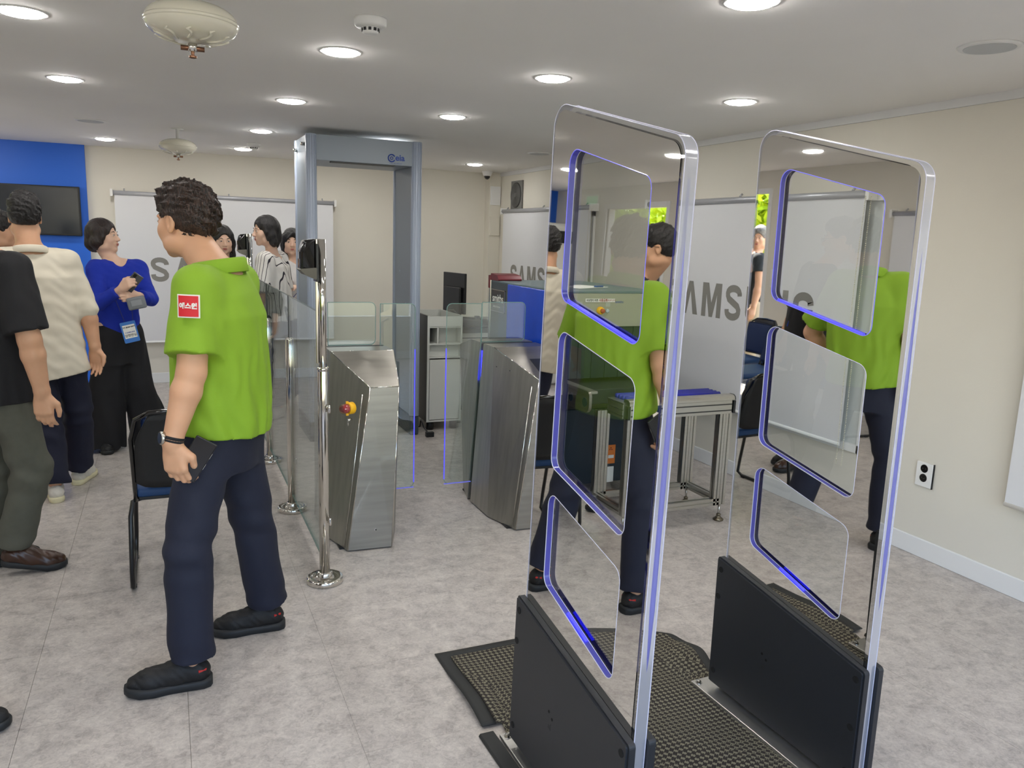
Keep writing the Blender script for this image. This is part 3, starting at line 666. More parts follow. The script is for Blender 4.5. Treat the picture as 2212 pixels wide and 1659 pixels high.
obj('paper_label', B((2.395,sy0+.026,.29),(2.43,sy0+.029,.325)), labelW, t); obj('paper_label', B((2.485,sy0+.026,.10),(2.53,sy0+.029,.20)), labelW, t)
# clipboard and papers on top
t = empty('clipboard', (2.42,4.5,1.3), 'white paper sheets on a clipboard lying on the scanner', 'clipboard')
bm = B((-.16,-.11,0),(.16,.11,.004), .001); bmesh.ops.transform(bm, matrix=Matrix.Translation((2.40,4.42,1.2985)) @ Matrix.Rotation(.5,4,'Z'), verts=bm.verts); obj('board', bm, labelW, t)
bm = B((-.04,-.012,0),(.04,.012,.010), .003); bmesh.ops.transform(bm, matrix=Matrix.Translation((2.50,4.36,1.3027)) @ Matrix.Rotation(.5,4,'Z'), verts=bm.verts); obj('clip', bm, mat('clip_blue', (60,90,150), .4), t)
obj('pen', T([(2.27,4.50,1.307),(2.34,4.52,1.307)], .005, 8), black, t)

# ------------------------------------------------------------------ roller table
t = empty('roller_table', (2.58,3.7,0), 'aluminium roller table with blue rollers on levelling feet', 'roller table')
tx0, tx1, ty0, ty1, tz = 2.23, 2.945, 3.52, 3.72, .735
def profile(a, b, w, nm='profile', par=t):
    a = Vector(a); b = Vector(b); d = (b-a).normalized(); x, y, _ = frame_for(d); bm = NB(); h = w/2; g_ = w*.10
    # slotted extrusion: square with a groove on each side
    sec = []
    for (ux, uy) in ((1,0),(0,1),(-1,0),(0,-1)):
        px, py = -uy, ux
        sec += [(ux*h-px*h, uy*h-py*h), (ux*h-px*g_, uy*h-py*g_), (ux*(h-.009)-px*g_, uy*(h-.009)-py*g_), (ux*(h-.009)+px*g_, uy*(h-.009)+py*g_), (ux*h+px*g_, uy*h+py*g_)]
    r0 = [bm.verts.new(a+x*u+y*v) for u,v in sec]; r1 = [bm.verts.new(b+x*u+y*v) for u,v in sec]; n = len(sec)
    bm.faces.new(r0); bm.faces.new(r1[::-1])
    for i in range(n): bm.faces.new((r0[i], r1[i], r1[(i+1)%n], r0[(i+1)%n]))
    bmesh.ops.recalc_face_normals(bm, faces=bm.faces); return obj(nm, bm, alu, par)
LW = .04
for x in (tx0+.03, tx1-.03):
    for y, zt in ((ty0+.02, .65), (3.86, .63)):
        profile((x,y,.10),(x,y,zt), LW, 'leg')
        if x > 2.5: profile((x-.042,y,.10),(x-.042,y,zt), LW, 'leg')
        else: profile((x+.042,y,.10),(x+.042,y,zt), LW, 'leg')
        obj('foot_stem', T([(x,y,.02),(x,y,.10)], .007, 10), chromeD, t, True)
        obj('foot_pad', lathe(NB(), [(.030,0),(.031,.008),(.018,.018),(.010,.028),(.013,.030),(.013,.038),(.008,.040)], (x,y,0), 24), mat('foot_steel', (120,112,96), .35, .9), t, True)
for y in (ty0+.02, 3.86): profile((tx0+.05,y,.12),(tx1-.05,y,.12), LW, 'cross_rail')
for x in (tx0+.03,tx1-.03): profile((x,ty0+.04,.12),(x,3.84,.12), LW, 'cross_rail')
# top frame: deep double-groove beams
def beam(lo, hi, axis, grooves):
    bm = B(lo, hi, .002); obj('top_beam', bm, alu, t)
    for z in grooves:
        if axis == 'x': obj('slot', B((lo[0]+.002,lo[1]-.0012,z-.0035),(hi[0]-.002,lo[1]+.002,z+.0035)), aluD, t)
        else: obj('slot', B((lo[0]-.0012,lo[1],z-.0035),(lo[0]+.002,hi[1],z+.0035)), aluD, t)
beam((tx0+.022,ty0-.005,.645),(tx1-.018,ty0+.035,.722), 'x', (.665,.700))
beam((tx0-.002,ty0+.035,.645),(tx0+.04,ty1,.735), 'y', (.662,.695,.728)); beam((tx1-.04,ty0+.035,.645),(tx1,ty1,.735), 'y', ())
fr = rpoly([(ty0-.006,.722),(ty0+.050,.722),(ty0+.050,.752),(ty0-.006,.752)], [.002,.002,.004,.026], 6)
obj('front_lip', prism(NB(), fr, lambda u,v,d: (d,u,v), tx0+.012, tx1), alu, t, False)
for x in (tx0+.006, tx1-.008): obj('end_cap', B((x,ty0-.006,.646),(x+.016,ty0+.036,.720), .002), black, t)
for x in (tx0+.010, tx1-.0005):
    obj('lip_cap', prism(NB(), [(u-.0015 if u<ty0+.02 else u, v+.0015) for u,v in fr], lambda u,v,d: (d,u,v), x, x+.004), black, t)
for k, y in enumerate(np.arange(ty0+.085, ty1-.005, .034)): obj('roller', T([(tx0+.045,y,.741),(tx1-.045,y,.741)], .0165, 16), rollB, t, True)
for k, y in enumerate((3.775,3.81)): pass

# ------------------------------------------------------------------ chairs
def chair(loc, rz, lab, kind='shell'):
    """local: seat faces +y; legs sled type; origin at floor under the seat centre"""
    t = empty('visitor_chair', loc, lab, 'chair', 'blue visitor chairs', rz)
    cb = mat('chair_back_black', (20,21,24), .5, bump=.5, bscale=700); wd = .23
    def ob(nm, bm, m, sm=False): return obj(nm, bm, m, t, sm, world=False)
    # seat cushion
    bm = B((-.225,-.20,.415),(.225,.235,.465), .022, 4)
    for v in bm.verts:
        if v.co.y > .12: v.co.z -= (v.co.y-.12)**2*2.2
        v.co.z -= .012*math.exp(-(v.co.x**2+v.co.y**2)/.02)*(1 if v.co.z > .44 else 0)
    ob('seat', bm, seatB, True); ob('seat_pan', B((-.21,-.19,.403),(.21,.20,.418), .004), mesh_b)
    # backrest
    bm = NB(); nx, nz = 12, 10; V = {}
    for s in (0,1):
        for i in range(nx+1):
            for j in range(nz+1):
                u = -1+2*i/nx; v = j/nz; wdt = .215*(1-.16*max(0,v-.55)**1.5*3) ; x = u*wdt
                corner = max(0,abs(u)-.72)/.28; z = .475+v*.345 - (corner**2.2*.07 if v > .5 else 0)*((v-.5)*2) + (corner**2*.02 if v < .3 else 0)
                y = -.215 - .075*v + .03*(u*u-1)*-1*-1 - s*.020
                V[s,i,j] = bm.verts.new((x,y+.0,z))
    for i in range(nx):
        for j in range(nz):
            bm.faces.new((V[0,i,j],V[0,i+1,j],V[0,i+1,j+1],V[0,i,j+1])); bm.faces.new((V[1,i,j],V[1,i,j+1],V[1,i+1,j+1],V[1,i+1,j]))
    for i in range(nx): bm.faces.new((V[0,i,0],V[1,i,0],V[1,i+1,0],V[0,i+1,0])); bm.faces.new((V[0,i,nz],V[0,i+1,nz],V[1,i+1,nz],V[1,i,nz]))
    for j in range(nz): bm.faces.new((V[0,0,j],V[0,0,j+1],V[1,0,j+1],V[1,0,j])); bm.faces.new((V[0,nx,j],V[1,nx,j],V[1,nx,j+1],V[0,nx,j+1]))
    bmesh.ops.recalc_face_normals(bm, faces=bm.faces); ob('back_shell', bm, cb, True)
    bm = B((-.185,-.198,.50),(.185,-.178,.79), .02, 3)
    for v in bm.verts: v.co.y += -.075*(v.co.z-.475)/.345 - .0; 
    ob('back_cushion', bm, seatN, True)
    # back frame tube
    pts = [(-.222,-.18,.40),(-.222,-.215,.48),(-.226,-.27,.70),(-.205,-.302,.79),(-.15,-.322,.822),(0,-.330,.830),(.15,-.322,.822),(.205,-.302,.79),(.226,-.27,.70),(.222,-.215,.48),(.222,-.18,.40)]
    ob('back_frame', T(pts, .010, 10), gloss, True)
    for s in (-1,1):
        pts = [(s*.20,-.16,.405),(s*.235,-.17,.395),(s*.245,-.205,.34),(s*.250,-.235,.10),(s*.250,-.235,.03),(s*.250,-.205,.012),(s*.250,.18,.012),(s*.250,.222,.03),(s*.245,.205,.12),(s*.235,.15,.38),(s*.20,.12,.405)]
        ob('leg', T(pts, .0105, 10), mat('chair_leg', (16,16,19), .3), True)
        ob('glide', B((s*.25-.013,-.19,0),(s*.25+.013,-.16,.01), .003), black); ob('glide', B((s*.25-.013,.15,0),(s*.25+.013,.18,.01), .003), black)
    return t
chair((.060,3.845,0), 0, 'blue visitor chair with black back directly behind the man in green')
chair((-1.55,5.42,0), math.radians(-75), 'blue visitor chair by the left wall nearest the door, seen in the mirror')
chair((-1.95,6.05,0), math.radians(-80), 'blue visitor chair beside the doorway, seen in the mirror')
chair((-1.85,4.75,0), math.radians(-80), 'blue visitor chair in the middle of the left wall, seen in the mirror')
t = empty('red_basket', (-1.15,4.85,0), 'low red plastic crate with pale marks on the floor, seen in the mirror', 'crate')
bm = NB(); 
for a,b in (((-1.32,4.7,0),(-.98,5.0,.012)),((-1.32,4.7,0),(-1.30,5.0,.09)),((-1.0,4.7,0),(-.98,5.0,.09)),((-1.32,4.7,0),(-.98,4.72,.09)),((-1.32,4.98,0),(-.98,5.0,.09))): box(bm,a,b)
t.location = (0,0,0); o = obj('crate_body', bm, mat('crate_red', (170,25,30), .4), t); t.location = (.25,.42,0)

# ------------------------------------------------------------------ floor mat and cable strip
matM = bpy.data.materials.new('mat_weave'); matM.use_nodes = True
N = matM.node_tree.nodes; L = matM.node_tree.links; bs = N['Principled BSDF']; bs.inputs['Roughness'].default_value = .9
tc = N.new('ShaderNodeTexCoord'); mp = N.new('ShaderNodeMapping'); mp.inputs['Rotation'].default_value = (0,0,.0); L.new(tc.outputs['Object'], mp.inputs[0])
ck = N.new('ShaderNodeTexChecker'); ck.inputs['Scale'].default_value = 100; L.new(mp.outputs[0], ck.inputs[0])
mp2 = N.new('ShaderNodeMapping'); mp2.inputs['Rotation'].default_value = (0,0,PI/4); L.new(tc.outputs['Object'], mp2.inputs[0])
ck2 = N.new('ShaderNodeTexChecker'); ck2.inputs['Scale'].default_value = 74; L.new(mp2.outputs[0], ck2.inputs[0])
wv = N.new('ShaderNodeTexNoise'); wv.inputs['Scale'].default_value = 260; L.new(tc.outputs['Object'], wv.inputs[0])
m1 = N.new('ShaderNodeMath'); m1.operation = 'MULTIPLY'; L.new(ck.outputs[1], m1.inputs[0]); L.new(ck2.outputs[1], m1.inputs[1])
m2 = N.new('ShaderNodeMath'); m2.operation = 'MAXIMUM'; L.new(m1.outputs[0], m2.inputs[0])
ck3 = N.new('ShaderNodeTexChecker'); ck3.inputs['Scale'].default_value = 200; L.new(mp.outputs[0], ck3.inputs[0])
m3 = N.new('ShaderNodeMath'); m3.operation = 'MULTIPLY'; L.new(ck3.outputs[1], m3.inputs[0]); L.new(ck2.outputs[1], m3.inputs[1]); L.new(m3.outputs[0], m2.inputs[1])
mc = N.new('ShaderNodeMix'); mc.data_type = 'RGBA'; mc.inputs[6].default_value = (*srgb((40,34,30)),1); mc.inputs[7].default_value = (*srgb((122,117,98)),1)
L.new(m2.outputs[0], mc.inputs[0]); L.new(mc.outputs[2], bs.inputs['Base Color'])
bp = N.new('ShaderNodeBump'); bp.inputs['Distance'].default_value = .003; bp.inputs['Strength'].default_value = .5; L.new(m2.outputs[0], bp.inputs['Height']); L.new(bp.outputs[0], bs.inputs['Normal'])
def floor_mat():
    t = empty('floor_mat', (1.35,1.6,0), 'woven olive and black floor mat with rubber border under the gate panels', 'mat')
    x0, x1, y0, y1 = .885, 1.83, .6, 2.655; nx, ny = 56, 90
    def hgt(x, y):
        e = max(0, (1.06-x)/.16); h = .0045
        h += .022*math.exp(-((x-.90)/.09)**2)*math.exp(-((y-2.30)/.16)**2)
        h += .030*math.exp(-((x-1.80)/.10)**2)*math.exp(-((y-2.38)/.15)**2)
        h += .010*math.exp(-((y-2.62)/.06)**2)*(.5+.5*math.sin(x*11+.4))*(1 if x > 1.3 else .15)
        if .93 < x < 1.08 and y < 2.12: h *= .3
        if y < 2.14 and x > 1.68: h = .0045
        return h
    def warp(x, y):
        if y > 2.0: yy = y - .19*max(0,(x-1.45)/.38)**1.6*max(0,(y-2.0)/.655)
        else: yy = y
        xx = x + .03*math.exp(-((y-2.45)/.15)**2)*max(0,(x-1.6)/.2)
        return xx, yy
    fn = lambda i,j: (x0+(x1-x0)*i/nx, y0+(y1-y0)*j/ny)
    for nm, sel, m, dz in (('weave', lambda i,j: 3<=i<nx-2 and j<ny-2, matM, .0035), ('border', lambda i,j: not (3<=i<nx-2 and j<ny-2), rubber, 0)):
        bm = NB(); V = {}
        def vert(i,j):
            if (i,j) not in V:
                x, y = fn(i,j); X_, Y_ = warp(x,y); V[i,j] = bm.verts.new((X_, Y_, hgt(x,y)+dz))
            return V[i,j]
        for i in range(nx):
            for j in range(ny):
                xx, yy = fn(i,j)
                if xx < .945 and yy < 2.135: continue
                if sel(i,j): bm.faces.new((vert(i,j),vert(i+1,j),vert(i+1,j+1),vert(i,j+1)))
        o = obj(nm, bm, m, t, True); sm = o.modifiers.new('th','SOLIDIFY'); sm.thickness = .0035; sm.offset = -1
    t2_ = empty('cable_strip', (.905,1.4,0), 'black rubber cable strip on the floor along the left gate plate', 'cable cover')
    obj('strip', prism(NB(), rpoly([(.858,0.001),(.918,.001),(.911,.012),(.866,.012)], .003, 3), lambda u,v,d: (u+(d-2.1)*-.03,d,v), .6, 2.12), rubber, t2_)
floor_mat()

# ------------------------------------------------------------------ mirror gate panels
holeM = mat('hole_black', (5,5,6), .9)
def gate(x, yc, phi, tilt, lab):
    t = empty('gate_panel', (x,yc,0), lab, 'security gate', 'mirror security gate panels')
    R1 = Matrix.Translation((x,yc,0)) @ Matrix.Rotation(phi,4,'Z')
    Mt = R1 @ Matrix.Translation((0,0,1.0)) @ Matrix.Rotation(tilt,4,'Y') @ Matrix.Translation((0,0,-1.0))
    def o(nm, bm, m, sm=False, M=Mt, par=None):
        bmesh.ops.transform(bm, matrix=M, verts=bm.verts); return obj(nm, bm, m, par or t, sm)
    P = lambda u,v,d: (d,u,v)
    TH = .034
    outer = [(.308,.03),(.308,1.955),(-.300,1.802),(-.300,.03)]
    oc = rpoly(outer, [.004,.055,.055,.004], 8)
    wins = [[(.203,1.425),(.203,1.826),(-.188,1.726),(-.188,1.344)], [(.203,.955),(.203,1.345),(-.188,1.266),(-.188,.878)], [(.203,.606),(.203,.884),(-.188,.797),(-.188,.498)]]
    wc = [rpoly(w_, [.035,.035,.035,.028], 6) for w_ in wins]
    from mathutils.geometry import tessellate_polygon
    def sheet(outl, holes, d0, d1=None):
        """flat plate with holes; returns bmesh; d1 gives thickness"""
        bm = NB(); loops = [outl]+holes; tris = tessellate_polygon([[Vector((a,b,0)) for a,b in l] for l in loops])
        flat = [p for l in loops for p in l]
        for d, flip in ((d0,False),)+(((d1,True),) if d1 is not None else ()):
            vs = [bm.verts.new((d,a,b)) for a,b in flat]
            for tr in tris:
                q = [vs[i] for i in tr]
                try: bm.faces.new(q if not flip else q[::-1])
                except ValueError: pass
        bm.normal_update(); return bm
    # acrylic body: faces and edge
    bm = sheet(oc, wc, 0.0, TH); o('acrylic_body', bm, acryl)
    bm = NB(); n = len(oc)
    a = [bm.verts.new((0,u,v)) for u,v in oc]; b = [bm.verts.new((TH,u,v)) for u,v in oc]
    for i in range(n): bm.faces.new((a[i],b[i],b[(i+1)%n],a[(i+1)%n]))
    o('acrylic_edge', bm, edgeM, True)
    o('edge_glow', T([(TH*.55,-.2955,.50),(TH*.55,-.2955,.75),(TH*.55,-.2955,1.2),(TH*.55,-.2955,1.72)], [.002,.009,.009,.003], 10), mat('edge_glow_violet', (104,106,168), .35, emit=(.14,.13,.7), estr=.03), True)  # coloured tube paints the violet LED glow along the near acrylic edge
    for d in (.0006, TH-.0006): o('edge_highlight', T([(d,u,v) for u,v in oc], .0013, 5, closed=True), rimW)
    # mirror film, inset from the acrylic outline
    ins = rpoly([(.297,.30),(.297,1.938),(-.287,1.790),(-.287,.30)], [.004,.045,.045,.004], 8)
    grow = []
    for w_ in wc:
        c_ = np.mean(w_, axis=0); grow.append([((p[0]-c_[0])*1.004+c_[0], (p[1]-c_[1])*1.004+c_[1]) for p in w_])
    o('mirror_film', sheet(ins, grow, -.0012), mirrorM)
    insb = rpoly([(.297,.30),(.297,1.938),(-.245,1.800),(-.245,.30)], [.004,.045,.045,.004], 8)
    o('film_back', sheet(insb, grow, TH+.0012), mirrorM)
    for i, w_ in enumerate(wc):
        n = len(w_); bm = NB()
        a = [bm.verts.new((0,u,v)) for u,v in w_]; b = [bm.verts.new((.017,u,v)) for u,v in w_]
        for k in range(n): bm.faces.new((a[k],a[(k+1)%n],b[(k+1)%n],b[k]))
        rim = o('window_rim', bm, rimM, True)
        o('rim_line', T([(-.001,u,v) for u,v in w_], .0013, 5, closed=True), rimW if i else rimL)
        o('rim_line', T([(.017,u,v) for u,v in w_], .0010, 5, closed=True), rimW)
        o('window_pane', sheet(w_, [], .019), paneM)
        fb, nb = wins[i][0], wins[i][3]
        lo, hi = (.02,.98) if i == 0 else (.35,.62)
        if i != 1:
            p0 = Vector(fb).lerp(Vector(nb), lo if i else .06); p1 = Vector(fb).lerp(Vector(nb), hi if i else .92)
            o('led_bar', T([(.009,p0[0],p0[1]+.0015),(.009,p1[0],p1[1]+.0015)], .0045 if i else .005, 8), ledBright if i else ledB, True)
    # base casing in two shells
    cas = rpoly([(.326,.042),(.326,.518),(-.312,.416),(-.312,.042)], [.010,.012,.012,.010], 4)
    for nm, d0, d1 in (('left_cover',-.026,-.002),('right_cover',TH+.002,TH+.026)):
        bm = prism(NB(), cas, P, d0, d1)
        bmesh.ops.bevel(bm, geom=[e for e in bm.edges if abs(e.verts[0].co.x-e.verts[1].co.x) < 1e-6 and abs(e.verts[0].co.x-(d0 if d0 < 0 else d1)) < 1e-6], offset=.006, segments=2, affect='EDGES')
        cv = o(nm, bm, charcoal)
        if d0 < 0:
            for (u,v) in ((.300,.475),(.305,.375),(.300,.095),(-.288,.385),(-.288,.235),(-.288,.095)): o('screw_hole', lathe(NB(), [(.0105,-.0272),(.0105,-.0255),(.001,-.0255)], (0,u,v), 16, 'x'), holeM, par=cv)
            for (u,v) in ((.075,.275),(.055,.262)): o('small_hole', lathe(NB(), [(.0046,-.0268),(.0046,-.0255)], (0,u,v), 10, 'x'), holeM, par=cv)
            for k in range(7): o('embossed_mark', B((-.0266,.060+.006*(k%3),.225+.007*(k//3)),(-.0260,.0635+.006*(k%3),.2285+.007*(k//3))), black, par=cv)
    o('core', prism(NB(), rpoly([(.310,.03),(.310,.49),(-.296,.395),(-.296,.03)], .004, 2), P, .002, TH-.002), mat('core_dark', (14,15,18), .5))
    bm = B((-.056,-.36,.008),(TH+.040,.372,.020), .002); o('base_plate', bm, mat('plate_alu', (205,203,198), .3, .9, noise=.05, nscale=30, stretch=(1,.1,1)), M=R1)
    for (u,v) in ((-.036,.352),(TH+.02,.352),(-.036,-.34),(TH+.02,-.34)):
        o('bolt', lathe(NB(), [(.0085,0),(.0085,.008),(.006,.010)], (u,v,.020), 6), chromeD, M=R1)
        o('washer', lathe(NB(), [(.012,0),(.012,.002)], (u,v,.020), 16), chromeD, M=R1)
    return t
gate(.980, 1.715, .016, .021, 'left mirror-faced clear acrylic security gate panel nearest the turnstiles')
gate(1.760, 1.760, .030, -.006, 'right mirror-faced clear acrylic security gate panel nearest the right wall')
# ------------------------------------------------------------------ people: signed distance fields meshed with surface nets
V3 = lambda p: np.array(p, float)
def unit(v): v = V3(v); return v/np.linalg.norm(v)
class Field:
    def __init__(s, h): s.h = h; s.ops = []
    def add(s, lo, hi, fn, k=.02, mode='u'): s.ops.append((V3(lo), V3(hi), fn, k, mode))
    def cone(s, a, b, ra, rb, k=.02, mode='u', flat=None, f=1., end=None):
        a, b = V3(a), V3(b); ab = b-a; L2 = ab@ab+1e-12; m = max(ra, rb)+k
        def fn(X, Y, Z):
            px, py, pz = X-a[0], Y-a[1], Z-a[2]
            t = np.clip((px*ab[0]+py*ab[1]+pz*ab[2])/L2, 0, 1)
            qx, qy, qz = px-t*ab[0], py-t*ab[1], pz-t*ab[2]; d2 = qx*qx+qy*qy+qz*qz
            if flat is not None:
                q = qx*flat[0]+qy*flat[1]+qz*flat[2]; d2 = d2+q*q*(f*f-1)
            d = np.sqrt(d2)-(ra+(rb-ra)*t)
            if end is not None: d = np.maximum(d, (X-end[0][0])*end[1][0]+(Y-end[0][1])*end[1][1]+(Z-end[0][2])*end[1][2])
            return d
        s.add(np.minimum(a,b)-m, np.maximum(a,b)+m, fn, k, mode)
    def chain(s, pts, rs, k=.02, **kw):
        for i in range(len(pts)-1): s.cone(pts[i], pts[i+1], rs[i], rs[i+1], k, **kw)
    def ell(s, c, r, R=np.eye(3), k=.02, mode='u'):
        c, r = V3(c), V3(r); R = np.array(R); m = max(r)+k
        def fn(X, Y, Z):
            p = [X-c[0], Y-c[1], Z-c[2]]
            q = [(p[0]*R[0][i]+p[1]*R[1][i]+p[2]*R[2][i]) for i in range(3)]
            k0 = np.sqrt(sum((q[i]/r[i])**2 for i in range(3))); k1 = np.sqrt(sum((q[i]/r[i]**2)**2 for i in range(3)))+1e-9
            return k0*(k0-1)/k1
        s.add(c-m, c+m, fn, k, mode)
    def box(s, c, hf, R, rd, k=.01, mode='u'):
        c, hf = V3(c), V3(hf); R = np.array(R); m = np.linalg.norm(hf)+k
        def fn(X, Y, Z):
            p = [X-c[0], Y-c[1], Z-c[2]]
            q = [np.abs(p[0]*R[0][i]+p[1]*R[1][i]+p[2]*R[2][i])-(hf[i]-rd) for i in range(3)]
            return np.sqrt(sum(np.maximum(a,0)**2 for a in q))+np.minimum(np.maximum(q[0],np.maximum(q[1],q[2])),0)-rd
        s.add(c-m, c+m, fn, k, mode)
    def loft(s, st, k=.03, p=2.3, mode='u', ends=.01):
        """st: rows z, cx, cy, angle of the right axis, rx, ry ; z increasing"""
        st = np.array(st, float); z = st[:,0]; m = st[:,4:6].max()+k+.02
        def fn(X, Y, Z):
            zz = np.clip(Z, z[0], z[-1]); I = [np.interp(zz, z, st[:,i]) for i in range(1,6)]
            c, s_ = np.cos(I[2]), np.sin(I[2]); px, py = X-I[0], Y-I[1]
            u = np.abs(px*c+py*s_)/I[3]; v = np.abs(-px*s_+py*c)/I[4]
            kk = (u**p+v**p)**(1/p); d = (kk-1)*np.minimum(I[3],I[4])
            e = np.maximum(z[0]-Z, Z-z[-1]); dd = np.maximum(d, e); o_ = (d > 0)&(e > 0)
            return np.where(o_, np.sqrt(np.maximum(d,0)**2+np.maximum(e,0)**2), dd)
        lo = [st[:,1].min()-m, st[:,2].min()-m, z[0]-k-.01]; hi = [st[:,1].max()+m, st[:,2].max()+m, z[-1]+k+.01]
        s.add(lo, hi, fn, k, mode)
    def cut(s, point, n, k=0.):
        point, n = V3(point), unit(n)
        s.ops.append((None, None, lambda X,Y,Z: (X-point[0])*n[0]+(Y-point[1])*n[1]+(Z-point[2])*n[2], k, 'cut'))
    def disp(s, fn): s.ops.append((None, None, fn, 0, 'disp'))
    def mesh(s, name):
        pos = [o for o in s.ops if o[4] == 'u']; h = s.h
        lo = np.min([o[0] for o in pos], axis=0)-.02; hi = np.max([o[1] for o in pos], axis=0)+.02
        n = np.ceil((hi-lo)/h).astype(int)+1; A = np.full(n, .3, np.float32)
        ax = [(lo[i]+h*np.arange(n[i])).astype(np.float32) for i in range(3)]
        for l, u, fn, k, mode in s.ops:
            if l is None: sl = (slice(0,n[0]), slice(0,n[1]), slice(0,n[2]))
            else:
                i0 = np.clip(np.floor((l-lo)/h).astype(int), 0, n); i1 = np.clip(np.ceil((u-lo)/h).astype(int)+1, 0, n)
                if (i1 <= i0).any(): continue
                sl = tuple(slice(a,b) for a,b in zip(i0,i1))
            X = ax[0][sl[0]][:,None,None]; Y = ax[1][sl[1]][None,:,None]; Z = ax[2][sl[2]][None,None,:]
            a = A[sl]; d = fn(X, Y, Z)
            if mode == 'u': r = np.minimum(a, d) if k <= 0 else np.minimum(a, d)-np.maximum(k-np.abs(a-d),0)**2/(4*k)
            elif mode == 'disp': r = np.where(np.abs(a) < .05, a+d, a)
            else:
                if mode == 's': d = -d
                r = np.maximum(a, d) if k <= 0 else np.maximum(a, d)+np.maximum(k-np.abs(a-d),0)**2/(4*k)
            A[sl] = r
        return nets(A, lo, h, name)
def nets(A, lo, h, name):
    n = A.shape; neg = A < 0
    c = np.zeros((n[0]-1,n[1]-1,n[2]-1), np.int8)
    for i in (0,1):
        for j in (0,1):
            for k in (0,1): c += neg[i:n[0]-1+i, j:n[1]-1+j, k:n[2]-1+k]
    act = (c > 0)&(c < 8); ii = np.argwhere(act); idx = -np.ones(act.shape, np.int32); idx[act] = np.arange(len(ii))
    acc = np.zeros((len(ii),3)); cnt = np.zeros(len(ii))
    for axis in range(3):
        o1, o2 = [a for a in range(3) if a != axis]
        for u in (0,1):
            for v in (0,1):
                p = ii.copy(); p[:,o1] += u; p[:,o2] += v; q = p.copy(); q[:,axis] += 1
                a = A[p[:,0],p[:,1],p[:,2]]; b = A[q[:,0],q[:,1],q[:,2]]; m = (a < 0) != (b < 0)
                t = np.where(m, a/np.where(m, a-b, 1), 0)
                pt = p.astype(float); pt[:,axis] += t; acc[m] += pt[m]; cnt[m] += 1
    V = lo + h*acc/np.maximum(cnt,1)[:,None]; Q = []
    for axis in range(3):
        o1, o2 = [a for a in range(3) if a != axis]
        sl0 = [slice(1,-1)]*3; sl0[axis] = slice(0,-1); sl1 = list(sl0); sl1[axis] = slice(1,None)
        a, b = neg[tuple(sl0)], neg[tuple(sl1)]; e = np.argwhere(a != b)
        if not len(e): continue
        s0 = a[e[:,0],e[:,1],e[:,2]]; g = e.copy(); g[:,o1] += 1; g[:,o2] += 1
        def cell(d1, d2):
            q = g.copy(); q[:,o1] += d1; q[:,o2] += d2; return idx[q[:,0],q[:,1],q[:,2]]
        quad = np.stack([cell(-1,-1),cell(0,-1),cell(0,0),cell(-1,0)],1)
        flip = s0 if axis != 1 else ~s0
        quad[~flip] = quad[~flip][:,::-1]; Q.append(quad)
    Q = np.concatenate(Q); Q = Q[(Q >= 0).all(1)]
    me = bpy.data.meshes.new(name); me.vertices.add(len(V)); me.vertices.foreach_set('co', V.astype(np.float32).ravel())
    me.loops.add(Q.size); me.loops.foreach_set('vertex_index', Q.ravel().astype(np.int32))
    me.polygons.add(len(Q)); me.polygons.foreach_set('loop_start', np.arange(0,Q.size,4,dtype=np.int32)); 
    me.update(calc_edges=True); me.shade_smooth(); return me
def wob(p, f, ph=0):
    X, Y, Z = p; return np.sin(f[0]*X+f[1]*Y+f[2]*Z+ph+1.7*np.sin(.53*f[2]*X-.41*f[0]*Y+.3*f[1]*Z+ph*2))
skinM = mat('skin', (205,158,126), .5, noise=.05, nscale=14, sss=.12)
skinF = mat('skin_fair', (222,184,160), .5, noise=.03, nscale=14, sss=.12)
def hairmat(nm, c, c2):
    if nm in MATS: return MATS[nm]
    m = bpy.data.materials.new(nm); m.use_nodes = True; N = m.node_tree.nodes; L = m.node_tree.links; b = N['Principled BSDF']
    tc = N.new('ShaderNodeTexCoord'); mp = N.new('ShaderNodeMapping'); mp.inputs['Scale'].default_value = (90,90,14)
    n = N.new('ShaderNodeTexNoise'); n.inputs['Scale'].default_value = 2.2; n.inputs['Detail'].default_value = 4; n.inputs['Distortion'].default_value = 1.4
    L.new(tc.outputs['Object'], mp.inputs[0]); L.new(mp.outputs[0], n.inputs[0])
    r = N.new('ShaderNodeValToRGB'); r.color_ramp.elements[0].position = .42; r.color_ramp.elements[1].position = .72
    r.color_ramp.elements[0].color = (*srgb(c),1); r.color_ramp.elements[1].color = (*srgb(c2),1); L.new(n.outputs[0], r.inputs[0]); L.new(r.outputs[0], b.inputs['Base Color'])
    bp = N.new('ShaderNodeBump'); bp.inputs['Strength'].default_value = .9; bp.inputs['Distance'].default_value = .004; L.new(n.outputs[0], bp.inputs['Height']); L.new(bp.outputs[0], b.inputs['Normal'])
    b.inputs['Roughness'].default_value = .42; MATS[nm] = m; return m
hairB = hairmat('hair_black', (16,15,17), (46,42,42)); hairW = hairmat('hair_brown', (24,19,18), (84,62,52)); hairG = hairmat('hair_grey', (90,86,82), (170,166,160))
eyeW = mat('eye_white', (225,220,215), .3); eyeD = mat('eye_dark', (24,16,14), .2); lipM = mat('lip', (176,98,90), .45); browM = mat('brow', (40,32,28), .7)
def basis(fwd, up=(0,0,1)):
    f = unit(fwd); r = unit(np.cross(f, up)); u = np.cross(r, f); return r, f, u
